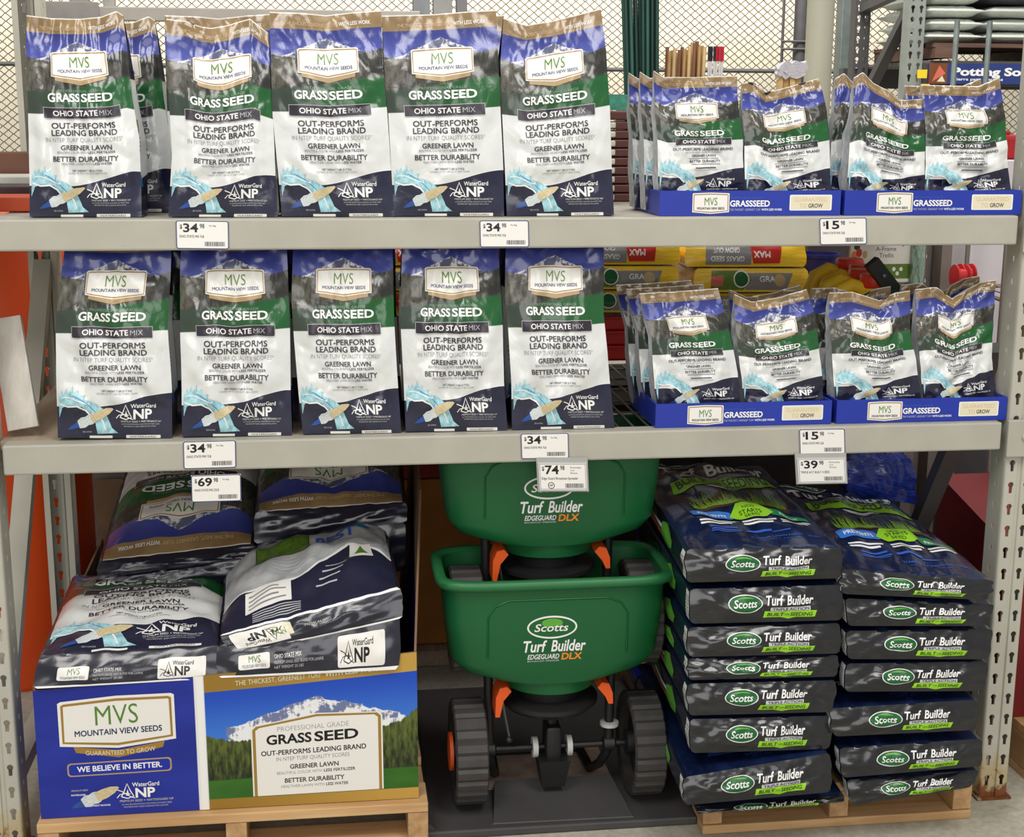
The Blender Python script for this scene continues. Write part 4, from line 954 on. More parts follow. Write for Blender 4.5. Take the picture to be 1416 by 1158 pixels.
tray('blue grass seed tray on the top shelf, left of the pair, beside the tall sacks', 911.5, 1161.5, 269, 301, 297, .012, ZT+.0008)
tray('blue grass seed tray on the top shelf at the right end of the rack', 1167, 1411, 267, 298, 296, .012, ZT+.0008)
tray('blue grass seed tray on the middle shelf, left one of the pair', 906, 1149, 560, 592, 587, .012, ZM+.0008)
tray('blue grass seed tray on the middle shelf beside the right upright', 1156, 1391, 560, 587, 578, .012, ZM+.0008)
G3 = 'small grass seed pouches in the top shelf trays'; G4 = 'small grass seed pouches in the middle shelf trays'
small = [
 (G3, 'small grass seed pouch at the left of the top left tray, left corner folded', [(912, 298), (910, 255), (909, 193), (905, 155), (904, 102)], [(1029, 297), (1028, 250), (1027, 193), (1021, 155), (1019, 109)], [(904, 102), (917, 111), (960, 111), (1019, 109)], .040, 1.2),
 (G3, 'small grass seed pouch at the right of the top left tray, dipped top', [(1031, 297), (1030, 250), (1029, 193), (1026, 155), (1026, 119)], [(1152, 296), (1148, 250), (1147, 207), (1142, 155), (1132, 112)], [(1026, 119), (1040, 117), (1057, 132), (1079, 127), (1132, 112)], .040, 1.2),
 (G3, 'crumpled small grass seed pouch with pointed left corner in the top right tray', [(1174, 296), (1172, 250), (1175, 199), (1179, 166), (1181, 111)], [(1277, 295), (1278, 250), (1279, 194), (1279, 170), (1276, 140)], [(1181, 111), (1193, 103), (1208, 118), (1225, 127), (1244, 142), (1276, 140)], .040, 1.7),
 (G3, 'small grass seed pouch with a raised right corner in the top right tray', [(1280, 295), (1279, 250), (1280, 200), (1279, 166), (1273, 120)], [(1401, 294), (1396, 250), (1393, 220), (1390, 165), (1382, 110)], [(1273, 120), (1310, 121), (1352, 122), (1382, 110)], .040, 1.5),
 (G4, 'small grass seed pouch with straight gold top in the middle left tray', [(913, 588), (905, 545), (901, 474), (889, 433), (884, 411)], [(1024, 587), (1020, 521), (1011, 474), (1001, 436), (993, 404)], [(884, 411), (940, 408), (993, 404)], .040, 1.2),
 (G4, 'small grass seed pouch with folded dark corner in the middle left tray', [(1029, 587), (1026, 536), (1020, 490), (1017, 463), (1015, 414)], [(1140, 583), (1137, 530), (1131, 474), (1127, 442), (1115, 405)], [(1015, 412), (1040, 423), (1075, 417), (1115, 405)], .040, 1.3),
 (G4, 'small grass seed pouch in front of the yellow jugs, middle right tray', [(1156, 584), (1153, 540), (1150, 486), (1145, 442), (1147, 410)], [(1275, 580), (1270, 530), (1266, 500), (1259, 474), (1258, 407)], [(1147, 410), (1179, 409), (1217, 421), (1238, 410), (1258, 407)], .040, 1.3),
 (G4, 'small grass seed pouch with deeply notched top beside the right upright', [(1279, 580), (1275, 540), (1272, 500), (1267, 457), (1266, 404)], [(1382, 575), (1377, 545), (1371, 498), (1373, 451), (1377, 391)], [(1266, 404), (1294, 401), (1317, 417), (1335, 405), (1355, 395), (1377, 391)], .040, 1.5),
]
so = []
for i, (g, lb, L, R, T, y0, am) in enumerate(small):
    so.append(pouch('seed_pouch', lb, 'seed pouch', g, L, R, T, [L[0], R[0]], y0, .050, 201+i*5, ART_SMALL, side=FILM_CLEAR, amp=am*.95, bulge=.010, gus=.010, front=FILM_SMALL))
for i, (dx, dy, lb) in enumerate(((-.012, .078, 'first behind the left pouch of the top left tray'), (.03, .08, 'behind the right pouch of the top left tray'), (-.012, .08, 'behind the crumpled pouch of the top right tray'), (-.004, .08, 'behind the right pouch of the top right tray'),
                                   (-.012, .08, 'behind the left pouch of the middle left tray'), (.012, .08, 'behind the right pouch of the middle left tray'), (-.012, .08, 'behind the left pouch of the middle right tray'), (.0, .08, 'behind the right pouch of the middle right tray'))):
    behind(so[i], dx, dy, 'small grass seed pouch '+lb, G3 if i < 4 else G4)
behind(so[0], -.020, .155, 'small grass seed pouch second behind the left pouch of the top left tray', G3); behind(so[4], -.020, .155, 'small grass seed pouch second behind the left pouch of the middle left tray', G4)

# ------------------------------------------------------------------ price tags on the beams
CARD = M('tag_card', lin(225, 224, 218), .5, var=.02)
HOLD = M('tag_holder', lin(168, 168, 164), .4, var=.04)
def price_tag(label, price, line, x0, y0, x1, y1, tilt=0, Y=-.0135, holder=False):
    tl, tr = atY(x0, y0, Y), atY(x1, y0+tilt, Y); bl = atY(x0+(1 if not holder else 2), y1, Y)
    ex = (tr-tl); ez = (tl-bl); o0 = bl; art = tag_art(price, line, holder)
    fm = lambda q: ex*q[:, :1]+np.array([0, .0025, 0])*q[:, 1:2]+ez*q[:, 2:]
    if holder:
        t = empty('price_tag', o0); w, h = np.linalg.norm(ex), np.linalg.norm(ez)
        warped_box('card', fm, (2, 1, 1), {'*': CARD}, {'front': art}, t, eps=.0003, step=.0001, maxlen=1)
        f2 = lambda q: ex*(q[:, :1]*1.06-.03)+np.array([0, .003, 0])*(q[:, 1:2]+1)+ez*(q[:, 2:]*1.22-.05); warped_box('holder', f2, (2, 1, 1), {'*': HOLD}, {}, t)
    else:
        t = warped_box('price_tag', fm, (2, 1, 1), {'*': CARD}, {'front': art}, eps=.0003, step=.0001, maxlen=1); t.location = o0
    return tag(t, label, 'price tag')
price_tag('white price tag on the top beam under the second tall sack', '34', 'OHIO STATE MIX 7LB', 243, 305, 316, 344, 1)
price_tag('white price tag on the top beam under the rightmost tall sack', '34', 'OHIO STATE MIX 7LB', 663, 305, 731, 342, 0)
price_tag('white price tag on the top beam between the two blue trays', '15', 'OHIO STATE MIX 3LB', 1133, 302, 1198, 339, -1)
price_tag('white price tag on the middle beam under the second tall sack', '34', 'OHIO STATE MIX 7LB', 253, 611, 326, 649, -2)
price_tag('white price tag on the middle beam above the green spreaders', '34', 'OHIO STATE MIX 7LB', 720, 600, 786, 635, -1)
price_tag('white price tag on the middle beam under the left blue tray', '15', 'OHIO STATE MIX 3LB', 1105, 594, 1168, 629, -1)
price_tag('white price tag hanging below the middle beam in front of big seed sacks', '69', 'OHIO STATE MIX 25LB', 264, 658, 333, 695, -2, Y=-.018)
price_tag('price tag in a grey holder in front of the upper green spreader', '74', 'Edge Guard Broadcast Spreader', 744, 640, 811, 679, 0, Y=-.018, holder=True)
price_tag('price tag in a grey holder above the dark lawn food sacks', '39', 'TRIPLE ACT BUILT 4 SEED', 1102, 634, 1169, 669, -1, Y=-.018, holder=True)
# ------------------------------------------------------------------ lying sacks
def lying(name, label, cat, group, q, y0, Ln, sd, top, front, arts, rise=0., drift=0., ydrop=.0, bul=.02, amp=1., side=None, wtop=1., roll=.0, n=(44, 34, 14), topamp=1., zfloor=None):
    """sack on its back: q = front end corners (TL, TR, BR, BL) in the photo at depth y0 (top edge set back by ydrop)"""
    TL, TR = atY(*q[0], y0+ydrop), atY(*q[1], y0+ydrop); BR, BL = atY(*q[2], y0), atY(*q[3], y0)
    foot = (BL+BR)/2; W = np.linalg.norm(BR-BL); Hh = ((TL+TR)/2-foot)[2]
    f1, f2, f3 = field(sd), field(sd+300, 7, 3, 9), field(sd+600, 8, 5, 14); cr = creases(sd+3, 18, Ln/W, .006*amp, .035); c2 = creases(sd+4, 16, .30, .0036*amp, .016)
    def fm(p):
        a, b, c = p[:, 0], p[:, 1], p[:, 2]; A, C_ = a[:, None], c[:, None]
        P = (1-C_)*((1-A)*BL+A*BR)+C_*((1-A)*TL+A*TR)
        ea = 1-np.abs(2*a-1)**4; eb = 1-np.abs(2*b-1)**6; mz = (1-C_[:, 0])
        P[:, 1] += b*Ln; P[:, 2] += rise*b; P[:, 0] += drift*b
        m = foot[0]+drift*b; P[:, 0] = m+(P[:, 0]-m)*(1+(wtop-1)*b)
        taper = np.where(b > .88, 1-((b-.88)/.12)**2*.6, 1.)              # the far end thins to its seam
        P[:, 2] += (taper-1)*Hh*c
        P[:, 2] += c*(bul*ea*np.clip(eb, 0, 1)*np.sin(PI*np.clip(b*.9+.1, 0, 1))+(f1(a, b)*.012*amp+cr(a, b))*np.clip(b*7, 0, 1)*(.3+.7*ea)*topamp+f3(a, b)*.003*amp*topamp)
        P[:, 1] += (-.010*np.sin(PI*c)*ea+(f2(a, c*.3)*.005*amp+c2(a, c))*np.sin(PI*c))*(1-b)
        s = np.sign(a-.5)*np.abs(2*a-1)**6; P[:, 0] += s*(.004*np.sin(PI*c)+f2(b, c*.3)*.004*amp*np.sin(PI*c)-.006*((c > .98)+(c < .02)))
        P[:, 1] += (f3(a*1.1, c*.35)*.0026*amp*(.3+c))*(1-b)*ea*(c > .02)*(c < .98)
        if zfloor is not None: P[:, 2] = np.where(P[:, 1] > -.10, np.maximum(P[:, 2], zfloor+.0008*c), P[:, 2])
        return P-foot
    sm = side or front
    o = warped_box(name, fm, n, {'top': top, 'front': front, 'left': sm, 'right': sm, '*': FILM_NAVY}, arts); o.location = foot
    return tag(o, label, cat, group)

# ------------------------------------------------------------------ pallet and display carton at the left with big seed sacks
PAL = wood('new_pallet_wood', lin(176, 132, 84), lin(222, 184, 134), 0); PALY = wood('new_pallet_wood_along', lin(160, 120, 78), lin(206, 168, 120), 1)
def pallet(label, x0, x1, y0, y1, h, gaps=5, bottom=True):
    t = empty('pallet', ((x0+x1)/2, (y0+y1)/2, 0)); w, d = x1-x0, y1-y0; tag(t, label, 'pallet')
    for k in range(gaps): MB().box((0, -d/2+.05+(d-.1)*k/(gaps-1), h-.011), (w, .10, .0215), bev=.002).build('deck_board', PAL, t)
    for s in (-1, 0, 1): MB().box((s*(w/2-.022), 0, (h+.0)/2), (.044, d-.004, h-.046), bev=.002).build('stringer', PALY, t)
    if bottom:
        for k in (0, 2, 4): MB().box((0, -d/2+.05+(d-.1)*k/4, .0105), (w, .10, .0205), bev=.002).build('bottom_board', PAL, t)
    return t
pallet('new wooden pallet under the printed display carton at lower left', .062, .885, -.075, .93, .110)
ct = empty('display_carton', (.46, .40, .111)); tag(ct, 'blue and gold printed display carton of big seed sacks on a pallet', 'display carton'); cti = Matrix.Translation((-.46, -.40, -.111))
KRAFT = M('kraft_board', lin(128, 98, 72), .75, var=.1, scale=20); CB = M('carton_blue', lin(30, 44, 148), .45, var=.05)
cTL, cTR, cBR, cBL = atY(45, 956, -.052), atY(576, 902, -.052), atY(579, 1100, -.052), atY(57, 1132, -.052)
cBL[2] = cBR[2] = .1115
def cfm(q):
    a, c = q[:, :1], q[:, 2:]; P = (1-c)*((1-a)*cBL+a*cBR)+c*((1-a)*cTL+a*cTR)
    P[:, 1] += q[:, 1]*.005-.012*np.sin(PI*q[:, 0])*q[:, 2]; return P
def cpart(o): o.parent = ct; o.matrix_parent_inverse = cti; return o
cpart(warped_box('front_panel', cfm, (24, 1, 10), {'front': PRINT_CARTON, '*': KRAFT}, {'front': ART_CARTON}, maxlen=.02, eps=.0004, step=.00015))
mb = MB(); x = cBR[0]
mb.add([(x, -.047, .1115), (x, .90, .1115), (x+.055, .90, .77), (x+.038, .35, .70), (x+.008, .05, .52), (cTR[0], -.047, cTR[2])]+[(x-.005, -.047, .1115), (x-.005, .90, .1115), (x+.050, .90, .77), (x+.033, .35, .70), (x+.003, .05, .52), (cTR[0]-.005, -.047, cTR[2])],
       [tuple(range(6)), tuple(range(11, 5, -1))]+[(i, 6+i, 6+(i+1) % 6, (i+1) % 6) for i in range(6)]); mb.m[1:] = [1]*(len(mb.m)-1)
cpart(mb.build('side_panel', [CB, KRAFT])); mb = MB(); x = cBL[0]
mb.add([(x, -.047, .1115), (x, .90, .1115), (x, .90, .44), (cTL[0], -.047, cTL[2]+.01)]+[(x+.005, -.047, .1115), (x+.005, .90, .1115), (x+.005, .90, .44), (cTL[0]+.005, -.047, cTL[2]+.01)], [(0, 1, 2, 3), (7, 6, 5, 4)]+[(i, 4+i, 4+(i+1) % 4, (i+1) % 4) for i in range(4)]); mb.m[1:] = [1]*(len(mb.m)-1)
cpart(mb.build('side_panel', [CB, KRAFT])); cpart(MB().box((.46, .90, .36), (.80, .005, .49)).build('back_panel', KRAFT)); cpart(MB().box((.465, .42, .1135), (.79, .93, .004)).build('base_panel', KRAFT))
G5 = 'big seed sacks piled in the display carton'
AE = {'top': ART_SACK, 'front': ART_END}
BS = lambda lb, q, y0, Ln, sd, **k: lying('big_seed_sack', lb, 'seed sack', G5, q, y0, Ln, sd, **k)
BS('big seed sack lying face up at the front left of the printed carton', [(56, 906), (304, 892), (304, 938), (47, 953)], -.062, .52, 301, top=FILM_FRONT, front=FILM_END, arts=AE, rise=.02, drift=-.012, ydrop=.03, bul=.035)
BS('big seed sack at the front right of the carton, under the tilted one', [(301, 893), (551, 842), (551, 926), (302, 938)], -.064, .52, 311, top=FILM_FRONT, front=FILM_END, arts=AE, rise=.0, ydrop=.025, bul=.0, topamp=.2)
BS('tilted big seed sack, back side up with a green picture, front right', [(304, 878), (553, 812), (556, 856), (325, 906)], -.05, .50, 321, top=FILM_CLEAR, front=FILM_END, arts={'top': ART_BACK, 'front': ART_END2}, rise=.03, drift=-.02, ydrop=.02, bul=.055, amp=1.3)
BS('big seed sack at the back left, under the upside down one', [(134, 800), (352, 772), (352, 800), (134, 826)], .31, .52, 331, top=FILM_FLIP, front=FILM_END, arts={'top': ART_SACK_FLIP}, rise=.04, bul=.0, topamp=.2)
BS('upside down big seed sack on the back left of the carton', [(138, 776), (350, 752), (352, 772), (136, 800)], .30, .58, 341, top=FILM_FLIP, front=FILM_END, arts={'top': ART_SACK_FLIP}, rise=.13, drift=.005, ydrop=.02, bul=.05)
BS('upside down big seed sack on the back right of the carton', [(354, 708), (560, 694), (562, 722), (352, 752)], .33, .52, 351, top=FILM_FLIP, front=FILM_END, arts={'top': ART_SACK_FLIP}, rise=.10, ydrop=.02, bul=.045)
BS('dark folded end of a big seed sack under the back right one', [(354, 752), (560, 722), (558, 790), (352, 815)], .335, .50, 361, top=FILM_NAVY, front=FILM_END, arts={}, rise=.02, bul=.0, amp=1.6, topamp=.15)
for k, (x, z) in enumerate(((.27, .27), (.66, .27))):   # lower layers, hidden in the carton, carry the pile
    o = soft_sack('big_seed_sack', x-.176, x+.176, -.03, .86, .118, .408 if k == 0 else .40, FILM_NAVY, 380+k); tag(o, 'big seed sack at the bottom of the carton on the %s' % ('left' if k == 0 else 'right'), 'seed sack', G5)

# ------------------------------------------------------------------ lawn food sacks on the right pallet
pallet('wooden pallet under the two stacks of dark lawn food sacks', 1.498, 2.128, -.085, .93, .108)
G6 = 'lawn food sacks in two stacks'
AT = {'top': ART_FEED_TOP, 'front': ART_FEED_END, 'left': ART_FEED_SIDE}
LF = [([(950, 760), (1162, 757), (1162, 800), (951, 806)], -.17), ([(955, 815), (1163, 809), (1163, 858), (956, 863)], -.17), ([(953, 868), (1160, 862), (1160, 904), (954, 909)], -.17), ([(953, 911), (1158, 906), (1156, 936), (954, 941)], -.17),
      ([(952, 946), (1155, 941), (1150, 985), (954, 990)], -.172), ([(955, 995), (1150, 990), (1146, 1036), (957, 1042)], -.17), ([(947, 1075), (1147, 1042), (1148, 1096), (948, 1114)], -.20), ([(965, 1115), (1165, 1098), (1165, 1110), (966, 1126)], -.165)]
RF = [([(1165, 788), (1374, 803), (1364, 830), (1166, 822)], -.17), ([(1170, 828), (1375, 836), (1362, 866), (1174, 866)], -.17), ([(1172, 873), (1372, 870), (1366, 912), (1174, 912)], -.17), ([(1172, 918), (1366, 915), (1358, 956), (1170, 957)], -.17),
      ([(1148, 980), (1352, 968), (1348, 1010), (1155, 1019)], -.18), ([(1162, 1035), (1357, 1022), (1356, 1060), (1166, 1076)], -.18), ([(1172, 1079), (1354, 1065), (1340, 1090), (1180, 1114)], -.17)]
nth = ('top', 'second', 'third', 'fourth', 'fifth', 'sixth', 'seventh', 'bottom')
for k, (q, y0) in enumerate(LF):
    lying('lawn_food_sack', 'dark lawn food sack, %s of the left stack beside the spreaders' % (nth[k] if k in (0, 7) else nth[k]+' from the top'), 'lawn food sack', G6, q, y0, .70, 401+k*4, FILM_SKY, FILM_DARK, AT if k < 7 else {'front': ART_FEED_END}, ydrop=.012, bul=.022 if k == 0 else -.003, amp=1. if k else 1.1, side=FILM_SIDEBLUE, n=(56, 40 if k == 0 else 14, 18), zfloor=.1088 if k == 7 else None, topamp=1. if k == 0 else .12, drift=.03, rise=.02 if k == 0 else 0)
for k, (q, y0) in enumerate(RF):
    lying('lawn_food_sack', 'dark lawn food sack, %s of the right stack beside the upright' % (nth[k] if k == 0 else 'bottom' if k == 6 else nth[k]+' from the top'), 'lawn food sack', G6, q, y0, .72 if k == 0 else .70, 451+k*4, FILM_SKY, FILM_DARK, AT if k in (0, 4, 5) else {'front': ART_FEED_END, 'left': ART_FEED_SIDE}, ydrop=.012, bul=.03 if k == 0 else -.003, amp=1.2 if k < 2 else 1., side=FILM_SIDEBLUE, n=(56, 40 if k == 0 else 14, 18), zfloor=.1088 if k == 6 else None, topamp=1. if k == 0 else .12, drift=.03, rise=.005 if k == 0 else 0)

# ------------------------------------------------------------------ broadcast spreaders
SGREEN = M('spreader_green', lin(20, 92, 50), .38, var=.05, scale=4, spec=.45); SRIM = M('spreader_rim', lin(36, 110, 62), .42, var=.05); BLK = M('black_plastic', lin(26, 26, 27), .5, var=.15); TYRE = M('tyre_plastic', lin(58, 55, 54), .6, var=.15, scale=30)
ORG = M('orange_plastic', lin(226, 88, 24), .45, var=.06); WHP = M('white_plastic', lin(200, 200, 196), .45); ROD = M('bright_rod', lin(150, 150, 150), .3, .8)
def sup(hw, hd, z, e, n=56, dz=0, yo=0):
    R = []
    for i in range(n):
        t = 2*PI*i/n; c, s = math.cos(t), math.sin(t); x = hw*math.copysign(abs(c)**(2/e), c); y = hd*math.copysign(abs(s)**(2/e), s)
        R.append((x, y+yo, z-dz*(1-(x/hw)**2)))
    return R
def make_spreader(label, loc):
    t = empty('broadcast_spreader', loc); tag(t, label, 'broadcast spreader', 'green broadcast spreaders')
    out = [sup(.249, .128, .560, 6), sup(.243, .122, .46, 6), sup(.233, .115, .372, 5.5, dz=.014), sup(.214, .110, .346, 4.5, dz=.018), sup(.165, .108, .326, 3, dz=.012), sup(.120, .106, .318, 2.2), sup(.110, .102, .314, 2), sup(.106, .100, .284, 2), sup(.100, .094, .279, 2)]
    inn = [sup(.094, .090, .279, 2), sup(.10, .097, .318, 2), sup(.160, .103, .334, 3), sup(.225, .109, .376, 5.5), sup(.237, .117, .46, 6), sup(.244, .123, .560, 6)]
    hop = MB().loft(out+inn).build('hopper', SGREEN, t, smooth=40)
    MB().loft([sup(.249, .128, .540, 6), sup(.260, .138, .543, 6), sup(.267, .145, .551, 6), sup(.267, .145, .561, 6), sup(.262, .140, .566, 6), sup(.250, .129, .566, 6), sup(.243, .122, .559, 6), sup(.249, .128, .540, 6)]).build('rim', SRIM, t, smooth=50)
    # raised panel line on the front wall and the printing
    def yfront(x, z): return -(.128-(.560-z)*.065)*(1-abs(x/.249)**6)**(1/6)
    mb = MB(); P = [(-.155, .385), (-.155, .48), (-.14, .505), (-.11, .518), (.11, .518), (.14, .505), (.155, .48), (.155, .385)]
    mb.tube([(x, yfront(x, z)+.0008, z) for x, z in P], .003, 6); mb.build('panel_rib', SGREEN, hop, smooth=60)
    def fm(q): x = (q[:, 0]-.5)*.472+.006; z = .318+q[:, 2]*.23; return np.stack([x, np.array([yfront(a, b) for a, b in zip(x, z)])+q[:, 1]*.001, z], 1)
    warped_box('lettering', fm, (24, 1, 12), {'*': SGREEN}, {'front': ART_HOPPER}, hop, eps=.0006, step=.0002, decals_only=True)
    MB().lathe((0, 0, .236), [(.02, -.02), (.10, -.012), (.112, .0), (.112, .010), (.10, .014), (.02, .02)], 32).build('spinner_disc', BLK, t, smooth=40)
    MB().lathe((0, 0, .262), [(.07, -.02), (.075, .016)], 24).build('rotor_plate', BLK, t, smooth=40)
    for s, h in ((-1, .07), (1, .05)):   # orange deflector arms
        mb = MB(); pr = [(-.108, .302), (-.098, .290), (-.116, .268), (-.124, .300-h), (-.134, .300-h), (-.133, .275), (-.124, .298)]
        mb.add([(s*-x, y, z) for y in (-.085, -.02) for x, z in pr], [tuple(range(7)), tuple(range(13, 6, -1))]+[(i, 7+i, 7+(i+1) % 7, (i+1) % 7) for i in range(7)]); mb.build('deflector_arm', ORG, t)
    AY, AZ, AX = -.015, .121, .014
    mb = MB().box((.006, AY, AZ), (.036, .064, .12), bev=.008); mb.hexa([(-.020, AY-.035, .035), (.032, AY-.035, .035), (.032, AY+.04, .035), (-.020, AY+.04, .035), (-.030, AY-.05, .105), (.042, AY-.05, .105), (.042, AY+.05, .105), (-.030, AY+.05, .105)])
    mb.tube([(.006, AY, .16), (.003, -.01, .255)], .014, 10); mb.build('gearbox', BLK, t, smooth=35)
    for s in (-1, 1): MB().lathe((s*.040+.006, AY, AZ), [(.010, -.006), (.024, -.006), (.024, .006), (.010, .006)], 20, axis='X').build('bushing', WHP, t, smooth=40)
    MB().tube([(AX-.225, AY, AZ), (AX+.225, AY, AZ)], .0075, 10).build('axle', BLK, t, smooth=50)
    for s in (-1, 1):
        mb = MB(); n = 96; R0, R1 = .115, .1205; w = .037; P = []
        for i in range(n):
            a = 2*PI*i/n; r = R1 if i % 4 < 3 else R0
            for xx, rr in ((-w, r-.006), (-w+.004, r), (w-.004, r), (w, r-.006), (w-.004, .088), (-w+.004, .088)): P.append((AX+s*.203+xx, AY+rr*math.cos(a), AZ+rr*math.sin(a)))
        mb.add(P, [(i*6+j, i*6+(j+1) % 6, ((i+1) % n)*6+(j+1) % 6, ((i+1) % n)*6+j) for i in range(n) for j in range(6)])
        wh = mb.build('wheel', TYRE, t, smooth=30)
        hb = MB().lathe((AX+s*.203, AY, AZ), [(.012, -.040), (.030, -.036), (.03, -.02), (.088, -.012), (.088, .012), (.03, .02), (.030, .036), (.012, .040)], 24, axis='X')
        hb.build('hub', BLK, wh, smooth=40)
        if s < 0: MB().lathe((AX+s*.203-.040, AY, AZ), [(.02, -.006), (.044, -.004), (.044, .004), (.02, .006)], 20, axis='X').build('hub_cap', ORG, wh, smooth=40)
        MB().tube([(s*.142, .0, .42), (s*.142, -.01, .30), (s*.140, AY, .14), (s*.138, AY+.005, .10), (s*.128, .03, .05), (s*.115, .08, .014), (s*.11, .20, .012)], .011, 10).build('frame_tube', BLK, t, smooth=60)
        MB().lathe((s*.140, AY, AZ), [(.010, -.016), (.017, -.012), (.017, .012), (.010, .016)], 16, axis='X').build('axle_collar', BLK, t, smooth=40)
    MB().lathe((.141, -.013, .17), [(.012, -.006), (.022, -.004), (.022, .004), (.012, .006)], 18).build('white_ring', WHP, t, smooth=40)
    MB().tube([(-.120, -.07, .285), (-.112, -.06, .235), (-.098, -.045, .165)], .003, 6).build('control_rod', ROD, t); MB().lathe((-.098, -.045, .156), [(.002, -.008), (.009, -.004), (.009, .004), (.002, .008)], 12).build('rod_knob', BLK, t, smooth=60)
    MB().tube([(-.11, .20, .012), (.11, .20, .012)], .011, 10).build('stand_foot', BLK, t, smooth=60)
    return t
sp = make_spreader('lower green hopper spreader, standing on the black floor tray', (1.179, .122, .0205))
s2 = dup(sp, (1.179, .185, .0205+.300)); s2['label'] = 'upper green hopper spreader, nested in the lower one behind a price tag'
DKP = M('tray_black', lin(66, 64, 64), .55, var=.15, scale=6)
mb = MB().box((1.19, .36, .0105), (.615, .80, .019), bev=.004); mb.hexa([(1.03, -.02, .019), (1.355, -.045+.02, .019), (1.335, .135, .019), (1.05, .135, .019), (1.035, -.018, .022), (1.352, -.023, .022), (1.33, .132, .050), (1.055, .132, .050)])
mb.hexa([(.885, -.03, .0195), (.905, -.03, .0195), (.905, .75, .0195), (.885, .75, .0195), (.885, -.03, .034), (.893, -.03, .034), (.893, .75, .034), (.885, .75, .034)])
tag(mb.build('floor_tray', DKP), 'black plastic floor tray with a raised ramp under the spreaders', 'floor tray')
tag(MB().box((1.19, .255, .0222), (.30, .22, .003)).build('cardboard_sheet', M('dusty_board', lin(168, 144, 130), .8, var=.3, scale=18)), 'dusty brown cardboard sheet behind the ramp of the black tray', 'cardboard')
# ------------------------------------------------------------------ things behind the rack: rack row back to back with it
br = empty('back_rack', (1.2, 1.4, 0)); tag(br, 'grey rack standing back to back behind, brown grey post with keyholes', 'rack'); bri = Matrix.Translation((-1.2, -1.4, 0))
def brp(o): o.parent = br; o.matrix_parent_inverse = bri; return o
BRG = M('brown_grey_paint', lin(120, 110, 104), .5, var=.08)
p_ = MB(); kh = keyhole(.010)
for s in (-1, 1): p_.box((2.402+s*.038, .97, .66), (.030, .075, 1.32))
for i in range(18):
    z0 = i*.0508*1.4
    plate_cell(p_, 2.379, 2.425, z0, z0+.0508*1.4, [(2.402+a, z0+.042+b) for a, b in kh], 1.0, .003)
brp(p_.build('post', BRG)); brp(MB().box((2.402, 1.75, .5), (.1, .07, 1.0)).build('post', BRG)); brp(MB().box((.10, 1.78, .6), (.1, .07, 1.2)).build('post', BRG)); brp(MB().box((.10, .97, .4), (.1, .07, .8)).build('post', BRG))
brp(MB().box((1.25, .985, .80), (2.2, .05, .065), bev=.004).build('beam', BRG)); brp(MB().box((1.25, 1.74, .80), (2.2, .05, .065), bev=.004).build('beam', BRG)); brp(MB().box((1.25, 1.36, .826), (2.24, .80, .014)).build('deck', BOARD))
YEL = film_plain('film_yellow', (252, 196, 14), (255, 220, 50), .3)
def yart(up):
    a = Art(.40, .075)
    a.poly([(.14, .1), (.42, .1), (.5, .5), (.42, .9), (.14, .9)], 'photogreen', 1); a.rect(.14, .25, .24, .7, 'pinkred', 2); a.poly([(.44, .1), (.80, .1), (.86, .8), (.40, .8)], 'gray', 1); a.ell(.40, .55, .07, .36, 'white', 2); a.ell(.40, .55, .06, .30, 'scottsgreen', 3)
    a.text('GRASS', .56, .76, .45, .22, 'white', 2, bold=.02); a.ell(.74, .5, .05, .25, 'goldlight', 3)
    b = Art(.40, .075); b.poly([(.2, .1), (.48, .1), (.44, .85), (.22, .85)], 'red', 1); b.rect(.46, .08, .84, .9, 'gray', 1); b.text('MAX', .30, .44, .35, .25, 'white', 2, bold=.03); b.text('GRASS SEED', .52, .80, .55, .2, 'white', 2, bold=.02); b.text('GROW OUT', .56, .78, .2, .2, 'white', 2, bold=.02)
    return a if up else b.turned()
YA, YB = yart(True), yart(False)
def ybag(label, px0, px1, ytop, ybot, Y, k, art):
    q = [(px0, ytop), (px1, ytop), (px1+2, ybot), (px0-2, ybot)]
    o = lying('yellow_feed_bag', label, 'feed bag', 'yellow bags behind the middle shelf', q, Y, .36, 601+k*4, YEL, YEL, {'front': art}, bul=.0, amp=.9, topamp=.15, ydrop=.01, n=(24, 12, 8)); return o
ybag('yellow printed bag, upper of the pair behind the blue trays, red panel upside down', 950, 1112, 336, 369, 1.06, 0, YB)
ybag('yellow printed bag lying under the upside down one behind the blue trays', 962, 1116, 371, 404, 1.055, 1, YA)
ybag('yellow bag at the bottom behind the left blue tray of the middle shelf', 960, 1118, 406, 446, 1.055, 2, YB)
ybag('yellow bag, topmost beside the rightmost tall sack of the middle shelf', 780, 938, 333, 366, 1.06, 3, YB)
ybag('yellow bag with green picture, second down beside the rightmost tall middle sack', 782, 936, 368, 400, 1.055, 4, YA)
ybag('yellow bag, third down, just above the red crates', 778, 934, 402, 432, 1.055, 5, YA)
for k, x in enumerate((170, 322, 476, 630)):
    for j in range(3):
        ybag('yellow bag behind the tall sacks of the middle shelf, a slit of it showing', x, x+132, 334+j*35, 367+j*35, 1.06, 10+k*3+j, YA if j % 2 else YB)
RED = M('red_crate', lin(206, 44, 46), .4, var=.08, scale=5)
for k in range(4):
    pz = .836+.0005+k*.043; x = 1.52
    o = MB().box((x, 1.20, pz+.020), (.34, .26, .040), bev=.006).box((x, 1.20, pz+.037), (.35, .27, .009), bev=.003).build('red_crate', RED)
    tag(o, 'red plastic crate, %s of the stack between tall sack and blue tray' % ('bottom', 'second from bottom', 'third from bottom', 'topmost')[k], 'crate', 'red crates behind the middle shelf')
